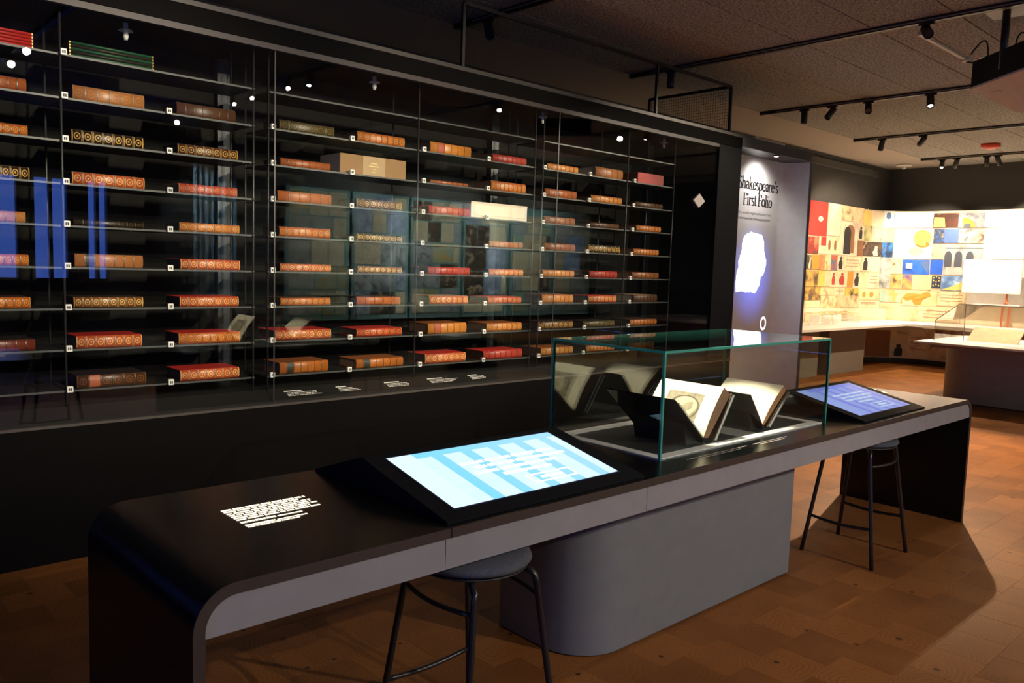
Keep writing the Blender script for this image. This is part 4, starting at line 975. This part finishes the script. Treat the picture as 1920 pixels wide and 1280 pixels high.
PAL = {'red': ((.45, .02, .012), (.22, .025, .02), (.75, .45, .30), 2.2), 'redbrown': ((.35, .03, .02), (.12, .05, .04), (.6, .2, .1), 3), 'sketch': ((.80, .68, .46), (.75, .55, .38), (.55, .55, .62), 2.5),
       'tan': ((.68, .48, .25), (.75, .60, .36), (.35, .22, .12), 3), 'yellow': ((.72, .46, .08), (.75, .52, .14), (.5, .3, .05), 3), 'cream': ((.80, .68, .44), (.78, .62, .38), (.72, .6, .42), 2), 'disc': ((.82, .80, .74), (.8, .78, .7), (.7, .7, .7), 2),
       'archp': ((.74, .62, .45), (.78, .68, .50), (.55, .42, .30), 2), 'figure': ((.72, .60, .40), (.78, .68, .48), (.6, .45, .28), 3), 'olive': ((.36, .34, .14), (.55, .48, .22), (.15, .15, .07), 3), 'greydraw': ((.42, .42, .36), (.52, .50, .42), (.28, .28, .26), 3),
       'cards': ((.80, .66, .42), (.82, .70, .48), (.7, .5, .3), 2), 'brown': ((.20, .11, .06), (.40, .24, .12), (.06, .04, .03), 3), 'dark': ((.03, .025, .022), (.12, .07, .04), (.5, .35, .2), 3), 'darkblue': ((.02, .05, .12), (.05, .22, .65), (.015, .03, .06), 3),
       'skyblue': ((.35, .50, .80), (.70, .80, .92), (.25, .38, .72), 2.5), 'face': ((.62, .72, .88), (.80, .85, .9), (.30, .48, .85), 2), 'brownorange': ((.05, .025, .018), (.09, .03, .02), (.35, .14, .03), 3), 'arch': ((.18, .19, .22), (.30, .30, .32), (.10, .10, .13), 3),
       'greyblue': ((.28, .32, .42), (.5, .55, .65), (.15, .18, .26), 3), 'white': ((.85, .83, .78), (.85, .82, .74), (.8, .78, .72), 2), 'navyfig': ((.03, .06, .16), (.10, .18, .45), (.5, .42, .2), 4), 'blue': ((.03, .09, .40), (.04, .12, .46), (.02, .06, .30), 2),
       'greybuild': ((.32, .33, .34), (.45, .45, .44), (.12, .13, .14), 4), 'brownpil': ((.38, .30, .24), (.55, .46, .38), (.15, .10, .08), 4), 'arcade': ((.42, .42, .40), (.55, .54, .50), (.28, .28, .28), 3), 'pink': ((.74, .50, .36), (.78, .56, .40), (.5, .28, .2), 3),
       'bluelabel': ((.02, .13, .72), (.03, .17, .80), (.02, .07, .40), 2), 'blue2': ((.02, .12, .68), (.03, .14, .74), (.02, .10, .55), 2), 'orange': ((.70, .34, .12), (.74, .40, .16), (.5, .2, .06), 2), 'redorange': ((.66, .20, .08), (.7, .28, .12), (.55, .12, .05), 2),
       'olivecream': ((.70, .58, .30), (.75, .62, .36), (.3, .3, .14), 3), 'bluered': ((.10, .14, .22), (.5, .1, .06), (.12, .2, .3), 4), 'textcream': ((.80, .66, .42), (.80, .68, .46), (.62, .46, .28), 5), 'browngold': ((.20, .11, .04), (.62, .36, .08), (.06, .05, .035), 3),
       'yellowblack': ((.68, .45, .08), (.72, .5, .12), (.05, .05, .04), 3), 'peach': ((.78, .52, .30), (.80, .58, .36), (.7, .42, .22), 2), 'redfig': ((.78, .62, .38), (.8, .66, .44), (.7, .5, .28), 2), 'tanfig': ((.74, .56, .30), (.78, .62, .36), (.6, .4, .2), 2),
       'statue': ((.34, .36, .35), (.5, .52, .50), (.16, .17, .17), 3), 'creamdark': ((.78, .66, .42), (.8, .7, .46), (.12, .10, .06), 3), 'ochre': ((.52, .34, .10), (.6, .44, .18), (.12, .09, .05), 3), 'orangeblue': ((.60, .26, .06), (.10, .10, .30), (.7, .4, .14), 3),
       'stars': ((.02, .035, .07), (.03, .05, .09), (.02, .03, .06), 2), 'clouds': ((.14, .28, .55), (.45, .6, .8), (.08, .16, .36), 3), 'animal': ((.80, .62, .32), (.8, .66, .4), (.75, .55, .28), 2), 'teal': ((.30, .48, .38), (.65, .40, .12), (.45, .55, .42), 3)}
def tilemat(st):
    k = 'print_' + st
    if k in MATS: return MATS[k]
    a, b, c, sc = PAL[st]
    m = bpy.data.materials.new(k); m.use_nodes = True; N, L = nt(m); bs = N['Principled BSDF']; bs.inputs['Roughness'].default_value = .7
    g = N.new('ShaderNodeNewGeometry'); nz = N.new('ShaderNodeTexNoise'); nz.inputs['Scale'].default_value = sc * 2.2; nz.inputs['Detail'].default_value = 5; nz.inputs['Distortion'].default_value = .6
    L.new(g.outputs['Position'], nz.inputs['Vector'])
    rp = N.new('ShaderNodeValToRGB'); L.new(nz.outputs['Fac'], rp.inputs[0]); e = rp.color_ramp.elements
    e[0].position = .34; e[0].color = c + (1,); e[1].position = .62; e[1].color = b + (1,); q = e.new(.46); q.color = a + (1,)
    L.new(rp.outputs[0], bs.inputs['Base Color']); MATS[k] = m; return m
def ell(cs, cz, rs, rz, n=20, a0=0, a1=360): return [(cs + rs * math.cos(math.radians(a0 + (a1 - a0) * k / n)), cz + rz * math.sin(math.radians(a0 + (a1 - a0) * k / n))) for k in range(n if a1 - a0 == 360 else n + 1)]
rt = random.Random(9)
ink_ = {'k': mat('print_black', (.02, .018, .016), .7), 'r': mat('print_red', (.45, .04, .03), .7), 'o': mat('print_orange', (.66, .27, .04), .7), 'y': mat('print_yellow', (.78, .56, .16), .7), 'b': mat('print_blue', (.10, .18, .42), .7), 'w': mat('print_white', (.85, .84, .8), .6), 'n': mat('print_brown', (.28, .12, .05), .7), 'd': mat('print_slate', (.07, .08, .11), .7), 'c': mat('print_cream', (.80, .68, .46), .7)}
def figure(cs, cz, w, h, rnd):
    pts = ell(cs, cz + h * .36, w * .16, h * .12, 8, -60, 240); body = [(cs - w * .2, cz + h * .18), (cs - w * rnd.uniform(.25, .42), cz - h * .1), (cs - w * .25, cz - h * .45), (cs + w * .22, cz - h * .45), (cs + w * rnd.uniform(.2, .36), cz - h * .05), (cs + w * .2, cz + h * .18)]
    return pts + body
for i, (s0, s1, z0, z1, st) in enumerate(TILES):
    th_ = .006 + .006 * rt.random(); jit = lambda: rt.uniform(-.006, .006)
    w_, h_ = s1 - s0, z1 - z0; cs, cz = (s0 + s1) / 2, (z0 + z1) / 2
    tl = build(strip(s0 + .002, s1 - .002, z0 + .002 + jit() * .5, z1 - .002 + jit() * .5, 0, th_), 'print', tilemat(st), mu)
    o_ = th_ + .0012; o2 = th_ + .002
    def motif(pts, c, off=None, name='printed_shape'): build(flat(pts, off or o_), name, ink_[c], tl)
    if st == 'archp':
        motif(ell(cs + .06 * w_, cz + .22 * h_, .24 * w_, .2 * h_, 14, 0, 180) + [(cs - .18 * w_, cz - .42 * h_), (cs + .30 * w_, cz - .42 * h_)], 'n'); motif(ell(cs - .1 * w_, cz + .16 * h_, .19 * w_, .2 * h_, 14, 0, 180) + [(cs - .29 * w_, cz - .46 * h_), (cs + .09 * w_, cz - .46 * h_)], 'k', o2)
    elif st == 'figure': motif(figure(cs, cz, w_, h_ * .9, rt), 'k')
    elif st == 'redfig': motif(figure(cs, cz, w_ * .8, h_ * .8, rt), 'r')
    elif st == 'tanfig':
        for q in (-.18, .18): motif(ell(cs + q * w_, cz, .09 * w_, .3 * h_, 12), 'o')
    elif st == 'cards':
        motif([(s0 + .1 * w_, cz - .05 * h_), (s0 + .34 * w_, cz - .05 * h_), (s0 + .34 * w_, z1 - .06 * h_), (s0 + .1 * w_, z1 - .06 * h_)], 'r')
        for q in (.5, .78): motif(ell(s0 + q * w_, cz, .06 * w_, .32 * h_, 12), 'n')
    elif st == 'disc': motif(ell(cs, cz + .2 * h_, .26 * w_, .2 * h_), 'b')
    elif st == 'red':
        motif(ell(s0 + .3 * w_, z1 - .3 * h_, .2 * w_, .22 * h_, 16), 'r'); motif(ell(s0 + .66 * w_, z0 + .5 * h_, .12 * w_, .08 * h_, 12), 'c')
    elif st == 'arch':
        motif(ell(s0 + .18 * w_, z0 + .02 * h_, .5 * w_, .68 * h_, 12, 0, 90) + [(s0 + .18 * w_, z0 + .02 * h_)], 'o'); motif([(s0 + .22 * w_, z0 + .02 * h_), (s0 + .5 * w_, z0 + .02 * h_), (s0 + .48 * w_, z0 + .28 * h_), (s0 + .26 * w_, z0 + .28 * h_)], 'd', o2)
    elif st == 'arcade':
        for q in (.1, .37, .66): motif(ell(s0 + q * w_, cz + .08 * h_, .10 * w_, .20 * h_, 12, 0, 180) + [(s0 + q * w_ - .1 * w_, cz - (.14 if q > .6 else .24) * h_), (s0 + q * w_ + .1 * w_, cz - (.10 if q > .6 else .24) * h_)], 'd')
        motif([(s0 + .02 * w_, z1 - .14 * h_), (s1 - .02 * w_, z1 - .14 * h_), (s1 - .02 * w_, z1 - .11 * h_), (s0 + .02 * w_, z1 - .11 * h_)], 'd')
    elif st == 'face':
        motif(ell(cs + .24 * w_, cz + .18 * h_, .24 * w_, .28 * h_, 18), 'y'); motif(ell(cs + .26 * w_, cz - .02 * h_, .18 * w_, .10 * h_, 14), 'o', o2); motif(ell(cs + .1 * w_, cz - .24 * h_, .2 * w_, .14 * h_, 14), 'c')
    elif st == 'bluelabel':
        build(strip(s0 + .05, s0 + .15, cz - .03, cz + .065, th_, th_ + .02), 'caption_block', ink_['w'], tl)
        motif([(cs + .12 * w_, z1 - .04), (s1 - .01, z1 - .01), (s1 - .02, z0 + .02), (cs + .3 * w_, z0 + .1)], 'b')
    elif st == 'stars':
        for q in range(9): motif(ell(s0 + w_ * (.2 + .3 * (q % 3)), z0 + h_ * (.2 + .3 * (q // 3)) + (q % 2) * .02, .012, .016, 6), 'y')
    elif st == 'clouds': motif([(s0 + .01, z0 + .01), (s1 - .01, z0 + .01), (s1 - .01, z0 + h_ * .75), (s0 + w_ * .45, z0 + h_ * .3)], 'y')
    elif st == 'animal':
        motif([(s0 + w_ * a, z0 + h_ * b) for a, b in ((.0, .1), (.04, .5), (.15, .78), (.35, .82), (.55, .78), (.68, .95), (.78, .92), (.84, .66), (.72, .55), (.62, .40), (.56, .08), (.46, .02), (.38, .06), (.30, .35), (.14, .3), (.08, .06))], 'o')
    elif st == 'brownorange': motif([(s0 + .02 * w_, z0 + .04 * h_), (cs, z0 + .04 * h_), (cs - .06 * w_, z0 + .68 * h_), (s0 + .03 * w_, z0 + .72 * h_)], 'y')
    elif st == 'dark': motif(figure(cs + .25 * w_, cz - .12 * h_, w_ * .5, h_ * .7, rt), 'c')
    elif st == 'darkblue':
        motif(ell(s0 + .28 * w_, cz + .1 * h_, .16 * w_, .34 * h_, 12), 'b'); 
    elif st == 'yellow': motif(figure(cs, cz + .05, w_ * .6, h_ * .9, rt), 'y')
    elif st == 'textcream':
        for q in range(3 if h_ > .15 else 2):
            zz = z1 - h_ * (.28 + .2 * q); motif([(s0 + .12 * w_, zz), (s1 - .15 * w_, zz), (s1 - .15 * w_, zz + .008), (s0 + .12 * w_, zz + .008)], 'n')
# a big white screen board on an orange-red stand before the far wall
wb = thing('white_board', 'blank white board glaring under the spotlights at far right', 'board', (13.55, 0, .75))
build(MB().box(13.52, 13.55, -.36, .50, 1.29, 1.83, .004), 'panel', mat('board_white', (.9, .89, .86), .4), wb)
build(MB().box(13.55, 13.565, -.33, .47, 1.32, 1.80), 'back_frame', mat('board_grey', (.4, .38, .35), .5), wb)
build(MB().tube([(13.57, -.16, 1.32), (13.57, -.16, 1.16), (13.57, -.115, 1.11), (13.57, -.11, .752)], .016, 8).tube([(13.57, -.16, 1.16), (13.57, -.205, 1.11), (13.57, -.21, .752)], .016, 8), 'stand', mat('stand_orange', (.62, .16, .06), .4), wb)

# white L counter round the corner
ct = thing('wall_counter', 'white L-shaped counter running round the collage corner', 'counter', (12.67, .97, 0))
ca_ = [(12.8 + .86 * math.sin(PI / 2 * k / 10), 1.0 + .86 * math.cos(PI / 2 * k / 10)) for k in range(11)]
build(MB().prism([(7.6, .97), (12.67, .97), (12.67, -4.5), (13.66, -4.5)] + list(reversed(ca_)) + [(7.6, 1.86)], 2, .718, .75), 'top', white, ct)
supm = mat('counter_support', (.20, .175, .155), .5)
for x0, x1, y0 in ((8.4, 10.38, 1.34), (10.62, 11.83, 1.30)): build(MB().box(x0, x1, y0, 1.86, 0, .718, .004), 'support', supm, ct)
for y0 in (-.6, -2.8): build(MB().box(13.0, 13.62, y0 - 1.0, y0, 0, .718, .004), 'support', supm, ct)
ah = thing('acrylic_case', 'small clear acrylic case with pale sheets on the left counter', 'case', (10.6, 1.2, .75))
for q in ((10.2, 11.4, 1.2, 1.205), (10.2, 11.4, 1.695, 1.70), (10.2, 10.205, 1.205, 1.695), (11.395, 11.4, 1.205, 1.695)): build(MB().box(*q, .7505, .93), 'acrylic_wall', acry, ah)
build(MB().box(10.2, 11.4, 1.2, 1.7, .93, .935), 'acrylic_lid', acry, ah)
for k in range(3): build(MB().box(10.28 + .36 * k, 10.56 + .36 * k, 1.45, 1.455, .752, .90), 'paper_sheet', offwhite, ah)

# white display table with rounded grey base and clear hood
d2 = thing('display_table', 'white topped display table with rounded grey base at far right', 'table', (9.6, -.6, 0))
build(MB().box(9.02, 10.75, -4.2, -.51, .725, .75, .004), 'top', white, d2)
build(MB().box(9.25, 10.6, -4.1, -.62, .675, .725), 'sub_frame', mat('table_grey', (.28, .255, .235), .5), d2)
rr_ = .38; bx0, bx1, by0, by1 = 9.54, 10.35, -3.9, -.60
bp_ = [(bx0, by0), (bx1, by0), (bx1, by1), (bx0 + rr_, by1)] + [(bx0 + rr_ - rr_ * math.sin(PI / 2 * k / 12), by1 - rr_ + rr_ * math.cos(PI / 2 * k / 12)) for k in range(1, 13)]
bo = build(MB().prism(bp_, 2, .012, .675, True), 'base', mat('table_base_grey', (.36, .35, .335), .5), d2); autosmooth(bo)
build(MB().prism([(x * .998 + .02, y) for x, y in bp_], 2, 0, .012), 'base_plinth', blackm, d2)
hd = thing('acrylic_hood', 'clear acrylic hood with sloped end on the white display table', 'hood', (9.43, -.6, .75))
hp = [(-.59, .7505), (-.59, .99), (-.85, 1.205), (-3.6, 1.205), (-3.6, .7505)]
for xx in (9.43, 10.39): build(MB().prism(hp, 0, xx, xx + .006), 'side_sheet', acry, hd)
build(MB().prism([(-.59, .7505), (-.59, .99), (-.594, .99), (-.594, .7505)], 0, 9.436, 10.39), 'end_sheet', acry, hd)
build(MB().prism([(-.59, .99), (-.85, 1.205), (-.852, 1.20), (-.594, .987)], 0, 9.436, 10.39), 'sloped_sheet', acry, hd)
build(MB().box(9.436, 10.39, -3.6, -.852, 1.20, 1.205), 'top_sheet', acry, hd)
em = mat('acrylic_edge', (.16, .11, .08), .4)
for a, b in zip(hp, hp[1:3] + hp[3:4]):
    build(MB().tube([(9.433, a[0], a[1]), (9.433, b[0], b[1])], .004, 6), 'edge_line', em, hd)
build(MB().tube([(9.433, -.92, .752), (9.433, -.92, 1.204)], .004, 6), 'edge_line', em, hd)
for k in range(3):
    y = -.85 - .8 * k
    tag(build(MB().prism([(9.75, .7505), (9.78, .7505), (10.05, .90), (10.03, .91)], 1, y - .55, y), 'paper_panel', mat('old_paper', (.62, .50, .33), .8, var=.15)), 'pale tilted paper sheet under the clear hood, %s from left' % ('first', 'second', 'third')[k], 'paper', 'sheets under the hood')

# a pale pleated curtain invented to give blue-white streaks in the glass
cu_ = thing('curtain', 'invented pale blue pleated curtain by the windows behind the viewer', 'curtain', (4.0, -8.75, .05))
pf = [(3.95 + .0125 * k, -8.75 + .045 * math.sin(k * .85) + .02 * math.sin(k * .37)) for k in range(57)]
build(MB().prism(pf + [(x, y - .006) for x, y in reversed(pf)], 2, .03, 3.0, True), 'cloth', mat('curtain_cloth', (.35, .52, .60), .8), cu_)
build(MB().tube([(3.85, -8.75, 3.02), (4.75, -8.75, 3.02)], .014, 8), 'rod', blackm, cu_)
head(3.15, -8.1, (4.3, -8.75, 1.9), 'added spotlight brightening the curtain from second track', 160, 60, (.8, .95, 1))  # lamp added to brighten the curtain's mirrored streaks

# ================================================================ exhibit boards behind the viewer, invented to give reflections in the glass
PR_ = [('greydraw', 'teal'), ('statue', 'greyblue'), ('greybuild', 'teal'), ('greyblue', 'cream'), ('teal', 'statue'), ('arcade', 'skyblue')]
tealm = mat('board_teal', (.20, .34, .32), .7)
for k in range(6):
    x0 = 5.6 + 1.32 * k; y = -8.9
    T = thing('exhibit_board', 'invented tall exhibit board on the wall behind the viewer, %s of six' % ('first', 'second', 'third', 'fourth', 'fifth', 'sixth')[k], 'board', (x0, y, .4), 'boards on the rear wall')
    build(MB().box(x0, x0 + 1.26, y - .06, y, .4, 2.75), 'board', tealm, T)
    rnd = random.Random(40 + k); z = .5; j = 0
    while z < 2.55:
        h = rnd.uniform(.35, .6); x = x0 + .05
        while x < x0 + 1.1:
            w = min(rnd.uniform(.3, .6), x0 + 1.22 - x)
            build(MB().box(x, x + w - .03, y, y + .012, z, min(z + h - .03, 2.7)), 'print', tilemat(rnd.choice(PR_[k] + ('textcream', 'dark'))), T); x += w
        z += h
for k, x in enumerate((7.84, 10.34)):
    for j, y in enumerate((-6.9, -7.2)):
        head(x, y, (x + (-1.2, 1.2)[j], -8.9, 1.6), 'added spotlight brightening the rear boards, %s' % ('leftmost', 'second', 'third', 'rightmost')[k * 2 + j], 560, 80, (.85, 1, .95))  # lamps added so the mirrored boards show up in the glass

for o in bpy.data.objects:
    if '_o' in o: del o['_o']
